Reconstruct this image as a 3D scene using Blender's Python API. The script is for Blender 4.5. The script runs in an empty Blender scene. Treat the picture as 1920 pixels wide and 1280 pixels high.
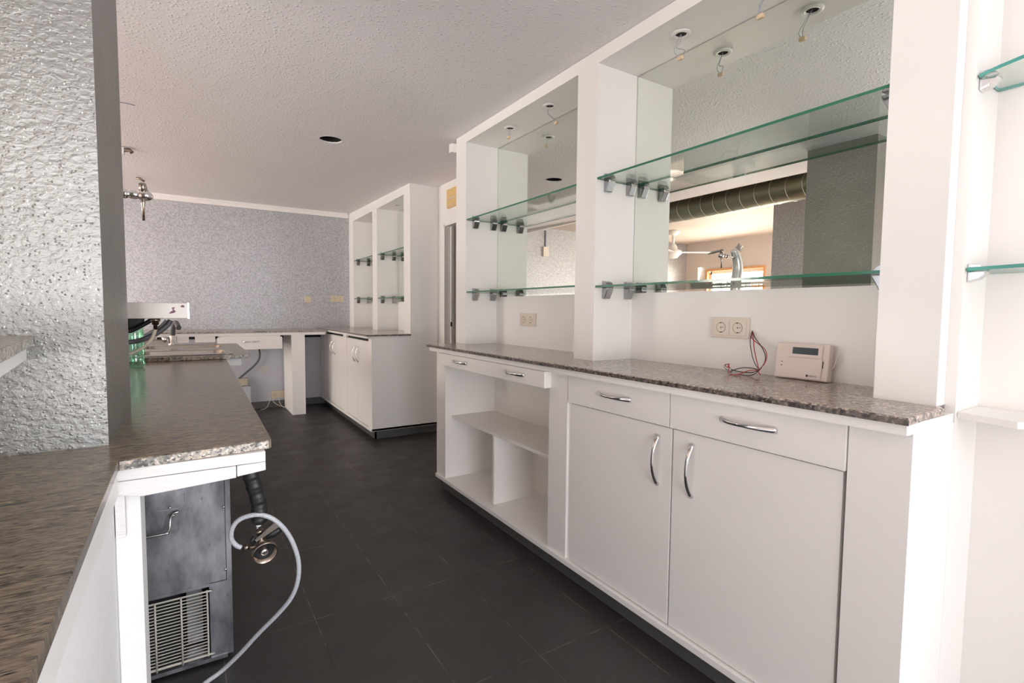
import bpy, bmesh, math, random
from mathutils import Vector, Matrix
random.seed(7)
C = bpy.context.scene.collection
S = bpy.context.scene
PI = math.pi

# ------------------------------------------------------------------ camera
YAW, PITCH, ROLL, CAMZ, FPX = 0.5633150699, -0.0609003082, 0.0089991069, 1.1379588, 953.972152
fw = Vector((math.sin(YAW)*math.cos(PITCH), math.cos(YAW)*math.cos(PITCH), math.sin(PITCH)))
rt0 = Vector((math.cos(YAW), -math.sin(YAW), 0)); up0 = rt0.cross(fw)
rt = rt0*math.cos(ROLL)+up0*math.sin(ROLL); up = up0*math.cos(ROLL)-rt0*math.sin(ROLL)
cam = bpy.data.cameras.new('camera'); camo = bpy.data.objects.new('camera', cam); C.objects.link(camo)
M = Matrix((rt, up, -fw)).transposed().to_4x4(); M.translation = Vector((0, 0, CAMZ))
camo.matrix_world = M
cam.sensor_fit = 'HORIZONTAL'; cam.sensor_width = 36.0; cam.lens = 36.0*FPX/1920.0
cam.clip_start = 0.02
S.camera = camo
def at(u, v, axis, val):          # a measured point: the sight line through (u,v) cut by the plane axis=val
    d = fw+rt*((u-960)/FPX)-up*((v-640)/FPX)
    o = Vector((0, 0, CAMZ)); i = 'xyz'.index(axis)
    return o+d*((val-o[i])/d[i])

# ------------------------------------------------------------------ view, world, lights
S.view_settings.view_transform = 'Standard'; S.view_settings.look = 'None'
S.view_settings.gamma = 1.0; S.view_settings.use_curve_mapping = False
S.view_settings.exposure = 0.26
S.cycles.diffuse_bounces = 8; S.cycles.max_bounces = 14; S.cycles.transparent_max_bounces = 16
w = bpy.data.worlds.new('world'); S.world = w; w.use_nodes = True
wn = w.node_tree; wn.nodes.clear()
wo = wn.nodes.new('ShaderNodeOutputWorld'); wb = wn.nodes.new('ShaderNodeBackground')
wb.inputs['Color'].default_value = (0.86, 0.93, 1.0, 1); wb.inputs['Strength'].default_value = 1.7
wn.links.new(wb.outputs[0], wo.inputs[0])
def area(name, loc, direction, sx, sy, power, color):
    l = bpy.data.lights.new(name, 'AREA'); l.shape = 'RECTANGLE'; l.size = sx; l.size_y = sy
    l.energy = power; l.color = color
    o = bpy.data.objects.new(name, l); C.objects.link(o); o.location = loc
    o.rotation_euler = Vector(direction).to_track_quat('-Z', 'Y').to_euler()
    return o
area('added_side_light', (1.98, -2.5, 1.2), (-1, 0.25, 0.05), 1.7, 1.8, 165, (0.91, 0.955, 1.0))  # lamp of an unseen side window, added to brighten the half wall
# daylight standing in the room's openings, plus added windows and upward fills
area('window_daylight', (-1.15, -5.56, 1.25), (0, 1, 0.02), 2.1, 2.0, 54, (0.90, 0.95, 1.0))
area('added_ceiling_fill', (-1.15, -5.55, 0.75), (0, 1, 1.5), 2.1, 0.9, 135, (1.0, 0.975, 0.96))  # added upward lamp lifting the ceiling, standing in for ground bounce
area('window_daylight.001', (-4.78, 5.45, 1.4), (1, -0.45, -0.1), 1.5, 1.1, 215, (1.0, 0.90, 0.80))
area('added_dining_light', (-4.54, 2.2, 1.1), (1, 0.12, 0), 2.7, 2.0, 10, (1.0, 0.96, 0.94))  # lamp of an unseen opening, added to feed the dining room's bounce
area('added_ceiling_fill.001', (-4.53, 2.2, 0.6), (1, 0.12, 1.1), 2.7, 0.9, 88, (1.0, 0.94, 0.88))  # second added upward fill, on the dining room side
sl = bpy.data.lights.new('sun', 'SUN'); sl.energy = 33.0; sl.angle = 0.01; sl.color = (1.0, 0.94, 0.88)
so = bpy.data.objects.new('sun', sl); C.objects.link(so); so.location = (-8, 0, 6)
so.rotation_euler = Vector((0.62, 0.35, -0.78)).to_track_quat('-Z', 'Y').to_euler()

# ------------------------------------------------------------------ materials
class NT:
    def __init__(s, name):
        s.m = bpy.data.materials.new(name); s.m.use_nodes = True
        s.t = s.m.node_tree; s.t.nodes.clear()
        s.out = s.t.nodes.new('ShaderNodeOutputMaterial')
        s.b = s.t.nodes.new('ShaderNodeBsdfPrincipled'); s.l(s.b.outputs[0], s.out.inputs[0])
        s.tc = s.t.nodes.new('ShaderNodeTexCoord')
    def n(s, k): return s.t.nodes.new(k)
    def l(s, a, b): s.t.links.new(a, b)
    def co(s, scale=(1, 1, 1), rot=(0, 0, 0), loc=(0, 0, 0)):
        m = s.n('ShaderNodeMapping'); m.inputs['Scale'].default_value = scale
        m.inputs['Rotation'].default_value = rot; m.inputs['Location'].default_value = loc
        s.l(s.tc.outputs['Object'], m.inputs[0]); return m.outputs[0]
    def noise(s, v, scale, detail=3, rough=0.55, dist=0):
        n = s.n('ShaderNodeTexNoise'); n.inputs['Scale'].default_value = scale
        n.inputs['Detail'].default_value = detail; n.inputs['Roughness'].default_value = rough
        n.inputs['Distortion'].default_value = dist
        s.l(v, n.inputs['Vector']); return n.outputs[0]
    def voro(s, v, scale, out='Distance', feature='F1'):
        n = s.n('ShaderNodeTexVoronoi'); n.feature = feature; n.inputs['Scale'].default_value = scale
        s.l(v, n.inputs['Vector']); return n.outputs[out]
    def ramp(s, v, stops, interp='LINEAR'):
        r = s.n('ShaderNodeValToRGB'); r.color_ramp.interpolation = interp
        e = r.color_ramp.elements
        while len(e) < len(stops): e.new(0.5)
        for i, (p, c) in enumerate(stops):
            e[i].position = p; e[i].color = (c, c, c, 1) if not isinstance(c, tuple) else (*c, 1)
        s.l(v, r.inputs[0]); return r.outputs[0]
    def mix(s, f, a, b, mode='MIX'):
        m = s.n('ShaderNodeMix'); m.data_type = 'RGBA'; m.blend_type = mode
        for i, x in ((0, f), (6, a), (7, b)):
            if isinstance(x, (int, float)): m.inputs[i].default_value = x
            elif isinstance(x, tuple): m.inputs[i].default_value = (*x, 1)
            else: s.l(x, m.inputs[i])
        return m.outputs[2]
    def math(s, op, a, b=0.0):
        m = s.n('ShaderNodeMath'); m.operation = op
        for i, x in ((0, a), (1, b)):
            if isinstance(x, (int, float)): m.inputs[i].default_value = x
            else: s.l(x, m.inputs[i])
        return m.outputs[0]
    def bump(s, h, strength=0.5, dist=0.002):
        b = s.n('ShaderNodeBump'); b.inputs['Strength'].default_value = strength
        b.inputs['Distance'].default_value = dist; s.l(h, b.inputs['Height'])
        s.l(b.outputs[0], s.b.inputs['Normal'])
    def set(s, color=None, rough=None, metal=None, **k):
        for nm, x in (('Base Color', color), ('Roughness', rough), ('Metallic', metal)):
            if x is None: continue
            if isinstance(x, tuple): s.b.inputs[nm].default_value = (*x, 1)
            elif isinstance(x, (int, float)): s.b.inputs[nm].default_value = x
            else: s.l(x, s.b.inputs[nm])
        for nm, x in k.items(): s.b.inputs[nm].default_value = x
        return s.m

def plain(name, color, rough=0.5, metal=0.0, var=0.04, scale=14, bump=0.0):
    t = NT(name); v = t.co(); f = t.noise(v, scale, 4)
    a = tuple(max(0, c*(1-var)) for c in color); b = tuple(min(1, c*(1+var)) for c in color)
    if bump: t.bump(t.noise(v, scale*12, 3), bump, 0.001)
    return t.set(t.mix(f, a, b), rough, metal)

MT = {}
MT['white'] = plain('white_lacquer', (0.86, 0.84, 0.82), 0.38, var=0.015, scale=5)
MT['white_in'] = plain('white_melamine', (0.84, 0.815, 0.79), 0.5, var=0.02, scale=5)
MT['white_wall'] = plain('white_wall_paint', (0.85, 0.83, 0.81), 0.7, var=0.02, scale=4, bump=0.15)
MT['grey_wall'] = plain('pale_blue_grey_paint', (0.50, 0.50, 0.54), 0.6, var=0.05, scale=4, bump=0.1)
MT['beige_wall'] = plain('beige_wall_paint', (0.66, 0.59, 0.54), 0.7, var=0.03, scale=3, bump=0.1)
MT['cream_wall'] = plain('cream_ceiling_paint', (0.50, 0.43, 0.38), 0.7, var=0.03, scale=3)
MT['shade_ring'] = plain('socket_shadow_ring', (0.30, 0.25, 0.19), 0.5)
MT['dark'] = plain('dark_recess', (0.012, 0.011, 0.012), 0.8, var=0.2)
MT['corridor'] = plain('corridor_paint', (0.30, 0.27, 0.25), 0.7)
MT['plinth'] = plain('plinth_tile', (0.085, 0.085, 0.085), 0.5, var=0.15, scale=9)
MT['clampchrome'] = plain('clamp_chrome', (0.42, 0.42, 0.43), 0.16, 1.0, var=0.04)
MT['chrome'] = plain('chrome', (0.80, 0.79, 0.80), 0.12, 1.0, var=0.02)
MT['chrome_dull'] = plain('satin_chrome', (0.62, 0.62, 0.63), 0.28, 1.0, var=0.04)
MT['rubber'] = plain('black_rubber', (0.012, 0.012, 0.013), 0.42, var=0.2, scale=30, bump=0.5)
MT['cream'] = plain('cream_plastic', (0.74, 0.66, 0.58), 0.4, var=0.02)
MT['yellowed'] = plain('yellowed_plastic', (0.66, 0.56, 0.40), 0.45, var=0.06)
MT['keypad'] = plain('pinkish_white_plastic', (0.76, 0.67, 0.61), 0.42, var=0.02)
MT['lcd'] = plain('unlit_display', (0.055, 0.075, 0.085), 0.18, var=0.12)
MT['ink'] = plain('black_ink', (0.015, 0.013, 0.015), 0.6)
MT['red'] = plain('red_wire', (0.42, 0.02, 0.03), 0.4)
MT['blackwire'] = plain('black_wire', (0.02, 0.012, 0.014), 0.4)
MT['greywire'] = plain('blue_grey_wire', (0.30, 0.32, 0.40), 0.5)
MT['block'] = plain('connector_beige', (0.70, 0.55, 0.38), 0.5)
MT['galv'] = plain('galvanised_steel', (0.26, 0.26, 0.19), 0.38, 0.9, var=0.12, scale=20)
MT['seam'] = plain('bright_seam', (0.72, 0.72, 0.62), 0.3, 0.8)
MT['fan'] = plain('fan_white', (0.78, 0.76, 0.74), 0.4)
MT['wood'] = plain('varnished_pine', (0.70, 0.36, 0.16), 0.35, var=0.2, scale=12)
MT['brass'] = plain('worn_brass_nickel', (0.30, 0.24, 0.20), 0.3, 1.0, var=0.3, scale=60)
MT['hoseclear'] = None
MT['silverpaint'] = plain('silver_lacquer', (0.80, 0.80, 0.80), 0.25, 0.6)
MT['orange_wood'] = plain('yellow_cover_plastic', (0.74, 0.50, 0.20), 0.4, var=0.1, scale=25)

# hammered silver paint on the near pillar
t = NT('hammered_silver_paint'); v = t.co()
n1 = t.noise(t.co((1, 1, 1.35)), 62, 3, 0.5, 0.3); n2 = t.voro(t.co((1, 1, 1.3)), 85); n3 = t.noise(v, 190, 2); n4 = t.noise(v, 20, 2)
h = t.math('ADD', t.math('MULTIPLY', n1, 0.75), t.math('MULTIPLY', n3, 0.14))
h = t.math('ADD', h, t.math('MULTIPLY', n4, 0.3))
pop = t.ramp(n2, [(0.0, 1.0), (0.26, 0.0)])
h = t.math('ADD', h, t.math('MULTIPLY', pop, 0.40))
t.bump(h, 0.7, 0.0042)
glint = t.ramp(t.voro(t.co((1, 1, 0.6)), 85), [(0.0, 1.0), (0.07, 1.0), (0.15, 0.0)])  # pale spots that put the bumps' glints into the colour
MT['pillar'] = t.set(t.mix(glint, t.mix(t.noise(v, 5), (0.24, 0.237, 0.225), (0.31, 0.305, 0.29)), (0.62, 0.62, 0.59)), 0.42, t.math('SUBTRACT', 0.8, t.math('MULTIPLY', glint, 0.6)))
# silver paint on the far wall
t = NT('silver_sponged_paint'); v = t.co()
sp = t.noise(v, 58, 4, 0.75); sp2 = t.noise(v, 26, 4, 0.75)
t.bump(t.noise(v, 70, 3), 0.3, 0.004)
c = t.mix(t.ramp(sp, [(0.40, 0.0), (0.56, 1.0)]), (0.38, 0.375, 0.39), (0.56, 0.56, 0.575))
c = t.mix(t.ramp(sp2, [(0.38, 0.0), (0.58, 1.0)]), t.mix(0.22, c, (0.34, 0.33, 0.35)), c)
MT['silver'] = t.set(c, 0.42, 0.5)
# stippled ceiling
t = NT('stippled_ceiling'); v = t.co()
d = t.ramp(t.voro(v, 52), [(0.0, 1.0), (0.34, 0.0)]); g = t.noise(v, 130, 3)
t.bump(t.math('ADD', d, t.math('MULTIPLY', g, 0.6)), 0.55, 0.005)
MT['ceiling'] = t.set(t.mix(t.noise(v, 1.6), (0.83, 0.815, 0.835), (0.87, 0.855, 0.875)), 0.6, 0.0, **{'Specular IOR Level': 0.35})
# granite
def granite(name, stretch, tint, rough, scale=1.0, warm=(0.34, 0.26, 0.20)):
    t = NT(name); v = t.co(stretch)
    cell = t.voro(v, 190*scale, 'Color'); f = t.n('ShaderNodeSeparateColor'); t.l(cell, f.inputs[0])
    base = t.ramp(f.outputs[0], [(0.0, tuple(.10*x for x in tint)), (0.17, tuple(.30*x for x in tint)), (0.42, tuple(.52*x for x in tint)), (0.72, warm), (1.0, tuple(.95*x for x in tint))])
    clump = t.ramp(t.noise(v, 75*scale, 3, 0.6), [(0.40, 0.0), (0.56, 1.0)])
    dk = t.mix(clump, tuple(.09*x for x in tint), base)
    cl2 = t.noise(v, 13*scale, 3)
    c = t.mix(t.ramp(cl2, [(0.3, 0.0), (0.7, 1.0)]), dk, base)
    return t.set(c, rough)
MT['granite'] = granite('pink_grey_granite', (1, 1, 1), (0.72, 0.64, 0.57), 0.16, 0.9, (0.48, 0.35, 0.29))
MT['granite_edge'] = granite('granite_raw_edge', (1, 1, 1), (0.80, 0.77, 0.72), 0.4, 1.15, (0.55, 0.45, 0.35))
MT['granite_dark'] = granite('granite_polished_edge', (1, 1, 1), (0.30, 0.25, 0.23), 0.2, 0.8, (0.16, 0.12, 0.10))
def veined(name):
    t = NT(name); v = t.co((1.0, 5.0, 1.0), (0, 0, 0.06))
    w1 = t.noise(v, 34, 5, 0.65, 1.0); w2 = t.noise(t.co((1, 7, 1), loc=(3, 1, 0)), 55, 4, 0.6, 0.8); w3 = t.noise(v, 7, 3)
    c = t.ramp(w1, [(0.34, (0.008, 0.008, 0.007)), (0.43, (0.05, 0.042, 0.034)), (0.51, (0.19, 0.150, 0.105)), (0.60, (0.30, 0.225, 0.15)), (0.75, (0.42, 0.35, 0.28))])
    c2 = t.ramp(w2, [(0.34, (0.015, 0.015, 0.015)), (0.45, (0.13, 0.115, 0.095)), (0.56, (0.30, 0.22, 0.15)), (0.70, (0.20, 0.20, 0.18))])
    return t.set(t.mix(t.ramp(w3, [(0.35, 0.0), (0.65, 1.0)]), c, c2), 0.2, **{'Specular IOR Level': 0.3})
MT['veined'] = veined('veined_brown_granite')
# floor tiles
t = NT('anthracite_floor_tile')
v = t.co(rot=(0, 0, -PI/2), loc=(0, 0, 0))
mp = t.n('ShaderNodeSeparateXYZ'); t.l(t.tc.outputs['Object'], mp.inputs[0])
cb = t.n('ShaderNodeCombineXYZ')
t.l(t.math('SUBTRACT', mp.outputs[1], 1.905-0.592*8), cb.inputs[0]); t.l(t.math('SUBTRACT', mp.outputs[0], 0.3596-0.295*20), cb.inputs[1])
br = t.n('ShaderNodeTexBrick'); br.offset = 0.0; br.squash = 1.0
for k, x in (('Scale', 1.0), ('Brick Width', 0.592), ('Row Height', 0.295), ('Mortar Size', 0.0014), ('Mortar Smooth', 0.1), ('Bias', 0.0)): br.inputs[k].default_value = x
t.l(cb.outputs[0], br.inputs['Vector'])
br.inputs['Color1'].default_value = (0, 0, 0, 1); br.inputs['Color2'].default_value = (1, 1, 1, 1)
vo = t.co()
body = t.mix(t.noise(vo, 3.0, 5, 0.6), (0.026, 0.022, 0.021), (0.040, 0.035, 0.034))
grain = t.noise(t.co((9, 1, 1)), 30, 4)
body = t.mix(t.math('MULTIPLY', grain, 0.35), body, (0.062, 0.056, 0.055))
grout = t.ramp(t.noise(vo, 9, 3), [(0.42, (0.02, 0.017, 0.016)), (0.62, (0.19, 0.15, 0.13))])
speck = t.ramp(t.voro(vo, 14), [(0.0, 1.0), (0.018, 0.0)])
body = t.mix(speck, body, (0.25, 0.22, 0.21))
t.bump(t.math('SUBTRACT', t.math('MULTIPLY', grain, 0.25), br.outputs['Fac']), 0.3, 0.001)
MT['floor'] = t.set(t.mix(br.outputs['Fac'], body, grout), t.ramp(t.noise(vo, 6), [(0.3, 0.40), (0.7, 0.55)]))
MT['terracotta'] = plain('pinkish_terracotta_floor', (0.60, 0.48, 0.44), 0.5, var=0.08, scale=6)
# stainless steel: smudges and dirt, with reflection streaks painted into the colour
t = NT('smudge_reflection_stainless'); v = t.co()
sm = t.noise(t.co((1.8, 1, 0.9)), 5, 5, 0.65); sc = t.noise(t.co((60, 1, 4)), 8, 3)
dirt = t.ramp(t.noise(t.co((3, 3, 1)), 16, 5, 0.7), [(0.60, 0.0), (0.72, 1.0)])
c = t.mix(t.ramp(sm, [(0.35, 0.0), (0.65, 1.0)]), (0.20, 0.205, 0.22), (0.50, 0.50, 0.54)); c = t.mix(t.math('MULTIPLY', dirt, 0.7), c, (0.20, 0.15, 0.12))
t.bump(sc, 0.05, 0.0005)
MT['steel'] = t.set(c, t.ramp(sm, [(0.3, 0.26), (0.7, 0.42)]), 0.9)
MT['steel_warm'] = plain('warm_stainless', (0.40, 0.355, 0.31), 0.24, 1.0, var=0.08, scale=8)
MT['steel_tray'] = plain('tray_stainless', (0.50, 0.46, 0.43), 0.36, 0.35, var=0.15, scale=9)
MT['stain'] = plain('purple_tape_residue', (0.22, 0.09, 0.14), 0.6, var=0.3, scale=60)
MT['bars'] = plain('cream_coated_wire', (0.52, 0.49, 0.43), 0.4, var=0.05)
# rough white painted wood
t = NT('white_painted_wood'); v = t.co((1.5, 14, 14))
t.bump(t.noise(v, 9, 5, 0.6, 0.6), 0.6, 0.003)
MT['whitewood'] = t.set(t.mix(t.noise(v, 14, 4), (0.76, 0.72, 0.71), (0.84, 0.81, 0.80)), 0.6)
# rough white plaster of the half wall
t = NT('white_rough_plaster'); v = t.co()
t.bump(t.noise(v, 90, 4, 0.6), 0.35, 0.004)
MT['plaster'] = t.set((0.88, 0.87, 0.865), 0.6)
# braided clear hose
t = NT('braided_clear_hose'); v = t.co()
w1 = t.voro(v, 520)
MT['hoseclear'] = t.set(t.mix(w1, (0.30, 0.31, 0.34), (0.62, 0.64, 0.68)), 0.22)
MT['hosegrey'] = plain('grey_pvc_hose', (0.10, 0.10, 0.11), 0.35)
MT['hosebeige'] = plain('beige_clear_tube', (0.50, 0.44, 0.34), 0.25)
# mirror
t = NT('silvered_mirror')
MT['mirror'] = t.set(t.mix(t.noise(t.co(), 1.5), (0.83, 0.865, 0.80), (0.85, 0.88, 0.82)), 0.0, 1.0)
# shelf glass
t = NT('clear_shelf_glass')
tr = t.n('ShaderNodeBsdfTransparent'); tr.inputs[0].default_value = (0.925, 0.965, 0.945, 1)
gl = t.n('ShaderNodeBsdfGlossy'); gl.inputs['Roughness'].default_value = 0.0
fr = t.n('ShaderNodeFresnel'); ge = t.n('ShaderNodeNewGeometry')
t.l(t.math('ADD', t.math('MULTIPLY', ge.outputs['Backfacing'], 1/1.5-1.5), 1.5), fr.inputs[0])
mx = t.n('ShaderNodeMixShader'); t.l(fr.outputs[0], mx.inputs[0]); t.l(tr.outputs[0], mx.inputs[1]); t.l(gl.outputs[0], mx.inputs[2])
t.l(mx.outputs[0], t.out.inputs[0]); MT['glass'] = t.m
MT['glass_edge'] = plain('green_glass_edge', (0.035, 0.17, 0.105), 0.12, var=0.15, scale=8)
MT['glass_edge_lit'] = plain('backlit_glass_edge', (0.10, 0.42, 0.37), 0.12, var=0.1, scale=8)  # paler copy of the green edge, light from behind put into the colour
t = NT('window_glass')
tr = t.n('ShaderNodeBsdfTransparent'); tr.inputs[0].default_value = (0.96, 0.97, 0.97, 1)
gl = t.n('ShaderNodeBsdfGlossy'); gl.inputs['Roughness'].default_value = 0.0
fr = t.n('ShaderNodeFresnel'); ge = t.n('ShaderNodeNewGeometry'); mx = t.n('ShaderNodeMixShader')
t.l(t.math('ADD', t.math('MULTIPLY', ge.outputs['Backfacing'], 1/1.5-1.5), 1.5), fr.inputs[0])
t.l(fr.outputs[0], mx.inputs[0]); t.l(tr.outputs[0], mx.inputs[1]); t.l(gl.outputs[0], mx.inputs[2])
t.l(mx.outputs[0], t.out.inputs[0]); MT['pane'] = t.m
t = NT('green_bottle_plastic')
tr = t.n('ShaderNodeBsdfTransparent'); t.l(t.mix(t.noise(t.co(), 20), (0.76, 0.91, 0.84), (0.81, 0.93, 0.87)), tr.inputs[0])
gl = t.n('ShaderNodeBsdfGlossy'); gl.inputs['Roughness'].default_value = 0.08; gl.inputs[0].default_value = (0.75, 0.95, 0.85, 1)
mx = t.n('ShaderNodeMixShader'); mx.inputs[0].default_value = 0.13
t.l(tr.outputs[0], mx.inputs[1]); t.l(gl.outputs[0], mx.inputs[2]); t.l(mx.outputs[0], t.out.inputs[0]); MT['pet'] = t.m

# ------------------------------------------------------------------ mesh helpers
class MB:
    def __init__(s): s.bm = bmesh.new()
    def box(s, x0, x1, y0, y1, z0, z1, bev=0.0, mi=0):
        x0, x1 = sorted((x0, x1)); y0, y1 = sorted((y0, y1)); z0, z1 = sorted((z0, z1))
        b = bmesh.new() if bev else s.bm
        vs = [b.verts.new((x, y, z)) for x in (x0, x1) for y in (y0, y1) for z in (z0, z1)]
        fs = [b.faces.new([vs[i] for i in q]) for q in ((0, 1, 3, 2), (4, 6, 7, 5), (0, 4, 5, 1), (2, 3, 7, 6), (0, 2, 6, 4), (1, 5, 7, 3))]
        for f in fs: f.material_index = mi
        if bev:
            bmesh.ops.bevel(b, geom=list(b.edges), offset=bev, segments=2, profile=0.6, affect='EDGES')
            s.merge(b)
        return s
    def merge(s, b, mat=None):
        if mat is not None: bmesh.ops.transform(b, matrix=mat, verts=b.verts)
        me = bpy.data.meshes.new('tmp'); b.to_mesh(me); b.free(); s.bm.from_mesh(me); bpy.data.meshes.remove(me)
    def prism(s, poly, axis, a, b, bev=0.0, mi=0):
        # poly: 2D points in the two other axes (cyclic order), extruded along axis from a to b
        def P(p, t): return {'x': (t, p[0], p[1]), 'y': (p[0], t, p[1]), 'z': (p[0], p[1], t)}[axis]
        q = bmesh.new()
        A = [q.verts.new(P(p, a)) for p in poly]; B = [q.verts.new(P(p, b)) for p in poly]
        q.faces.new(A); q.faces.new(list(reversed(B)))
        n = len(poly)
        for i in range(n): q.faces.new((A[i], B[i], B[(i+1) % n], A[(i+1) % n]))
        for f in q.faces: f.material_index = mi
        if bev: bmesh.ops.bevel(q, geom=list(q.edges), offset=bev, segments=2, profile=0.6, affect='EDGES')
        bmesh.ops.recalc_face_normals(q, faces=q.faces)
        s.merge(q); return s
    def tube(s, pts, r, seg=12, flat=None, caps=True, closed=False):
        # swept tube; r a number or a function of t; flat=(nx,ny,nz, ratio) squashes along a direction
        pts = [Vector(p) for p in pts]; n = len(pts); rings = []
        t0 = (pts[1]-pts[0]).normalized(); ref = Vector((0, 0, 1)) if abs(t0.z) < 0.9 else Vector((1, 0, 0))
        nrm = (ref-t0*ref.dot(t0)).normalized()
        for i, p in enumerate(pts):
            if closed: tg = (pts[(i+1) % n]-pts[i-1]).normalized()
            else: tg = (pts[min(i+1, n-1)]-pts[max(i-1, 0)]).normalized()
            nrm = (nrm-tg*nrm.dot(tg)).normalized(); bn = tg.cross(nrm)
            rr = r(i/(n-1)) if callable(r) else r
            ring = []
            for k in range(seg):
                a = 2*PI*k/seg; o = nrm*math.cos(a)*rr+bn*math.sin(a)*rr
                if flat: fv = Vector(flat[:3]); o = o-fv*o.dot(fv)*(1-flat[3])
                ring.append(s.bm.verts.new(p+o))
            rings.append(ring)
        m = n if closed else n-1
        for i in range(m):
            A, B = rings[i], rings[(i+1) % n]
            for k in range(seg):
                f = s.bm.faces.new((A[k], A[(k+1) % seg], B[(k+1) % seg], B[k])); f.smooth = True
        if caps and not closed:
            s.bm.faces.new(list(reversed(rings[0]))); s.bm.faces.new(rings[-1])
        return s
    def lathe(s, prof, origin, axis=(0, 0, 1), seg=24, cap=True):
        q = Vector((0, 0, 1)).rotation_difference(Vector(axis).normalized()); o = Vector(origin); rings = []
        for r, h in prof:
            rings.append([s.bm.verts.new(o+q @ Vector((max(r, 1e-5)*math.cos(2*PI*k/seg), max(r, 1e-5)*math.sin(2*PI*k/seg), h))) for k in range(seg)])
        for A, B in zip(rings, rings[1:]):
            for k in range(seg):
                f = s.bm.faces.new((A[k], A[(k+1) % seg], B[(k+1) % seg], B[k])); f.smooth = True
        if cap:
            s.bm.faces.new(list(reversed(rings[0]))); s.bm.faces.new(rings[-1])
        return s
    def disc(s, o, axis, r, seg=24):
        q = Vector((0, 0, 1)).rotation_difference(Vector(axis).normalized()); o = Vector(o)
        s.bm.faces.new([s.bm.verts.new(o+q @ Vector((r*math.cos(2*PI*k/seg), r*math.sin(2*PI*k/seg), 0))) for k in range(seg)]); return s
    def build(s, name, mat, parent=None, **props):
        bmesh.ops.recalc_face_normals(s.bm, faces=s.bm.faces)
        me = bpy.data.meshes.new(name); s.bm.to_mesh(me); s.bm.free()
        for m in (mat if isinstance(mat, (list, tuple)) else [mat]): me.materials.append(MT[m])
        o = bpy.data.objects.new(name, me); C.objects.link(o)
        if parent is not None:
            o.parent = parent
            r = parent; off = Vector((0, 0, 0)); mw = Matrix.Identity(4)
            while r is not None:
                mw = r.matrix_basis @ mw if False else r.matrix_basis @ mw; r = r.parent
            if parent.get('_world', 0): o.matrix_parent_inverse = mw.inverted()
        for k, x in props.items(): o[k] = x
        return o
def spline(pts, n=8):
    pts = [Vector(p) for p in pts]; P = [pts[0]*2-pts[1]]+pts+[pts[-1]*2-pts[-2]]; out = []
    for i in range(1, len(P)-2):
        for k in range(n):
            t = k/n; a, b, c, d = P[i-1], P[i], P[i+1], P[i+2]
            out.append(0.5*((2*b)+(c-a)*t+(2*a-5*b+4*c-d)*t*t+(3*b-a-3*c+d)*t**3))
    out.append(pts[-1]); return out
def thing(name, label, cat, loc=(0, 0, 0), rz=0.0, group=None, world=True):
    """Empty at the thing's base. world=True: parts are modelled in room coordinates."""
    o = bpy.data.objects.new(name, None); C.objects.link(o); o.location = loc; o.rotation_euler = (0, 0, rz)
    o.empty_display_size = 0.05
    o['label'] = label; o['category'] = cat
    if group: o['group'] = group
    if world: WORLD.add(o.name)
    return o
WORLD = set()
def part(mb, name, mat, parent, label=None):
    o = mb.build(name, mat); o.parent = parent
    r = parent
    while r.parent is not None: r = r.parent
    if r.name in WORLD:
        mw = Matrix.Translation(r.location) @ r.rotation_euler.to_matrix().to_4x4()
        if parent is r: o.matrix_parent_inverse = mw.inverted()
    if label: o['label'] = label
    return o
def struct(mb, name, mat, parent=None):
    o = mb.build(name, mat)
    if parent is not None: o.parent = parent
    else: o['kind'] = 'structure'
    return o
def single(mb, name, mat, label, cat, group=None):
    o = mb.build(name, mat); o['label'] = label; o['category'] = cat
    if group: o['group'] = group
    return o
def copy_tree(root, loc, label=None, rz=None):
    r = root.copy(); C.objects.link(r); r.location = loc
    if rz is not None: r.rotation_euler = (0, 0, rz)
    if label: r['label'] = label
    for ch in list(root.children):
        c = ch.copy(); C.objects.link(c); c.parent = r
        for g in list(ch.children):
            d = g.copy(); C.objects.link(d); d.parent = c
    return r

# ================================================================== SETTING
XW, YW = 1.932, 6.40          # right wall, far wall
XL = -4.45                    # dining room window wall
YB = -5.50                    # wall behind the camera
struct(MB().box(-0.62, 3.2, YB, YW, -0.05, 0), 'floor', 'floor')
struct(MB().box(XL, -0.62, YB, YW, -0.05, 0), 'floor.001', 'terracotta')
def ceil_z(y): return 2.25 if y < 4.3 else 2.25+(y-4.3)*0.0195
# ceiling over the bar, with the round hole left by a lamp
bm = bmesh.new()
hole = [(0.81+0.071*math.cos(2*PI*k/32)*(1+0.03*math.sin(5*k)), 3.544+0.071*math.sin(2*PI*k/32)*(1+0.04*math.cos(3*k)), 2.25) for k in range(32)]
hv = [bm.verts.new(p) for p in hole]
ov = [bm.verts.new(p) for p in ((-0.65, YB, 2.25), (XW, YB, 2.25), (XW, 4.3, 2.25), (-0.65, 4.3, 2.25))]
ed = [bm.edges.new((hv[i], hv[(i+1) % 32])) for i in range(32)]+[bm.edges.new((ov[i], ov[(i+1) % 4])) for i in range(4)]
bmesh.ops.triangle_fill(bm, edges=ed, use_beauty=True)
a = bm.verts.new((XW, YW, ceil_z(YW))); b = bm.verts.new((-0.65, YW, ceil_z(YW))); bm.faces.new((ov[3], ov[2], a, b))
tops = [bm.verts.new((v.co.x, v.co.y, 2.33)) for v in (ov[0], ov[1], a, b)]
bm.faces.new(tops)
hh = [bm.verts.new((p[0], p[1], 2.258)) for p in hole]
for i in range(32): bm.faces.new((hv[i], hv[(i+1) % 32], hh[(i+1) % 32], hh[i]))
m = MB(); m.merge(bm); struct(m, 'ceiling', 'ceiling')
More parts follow.
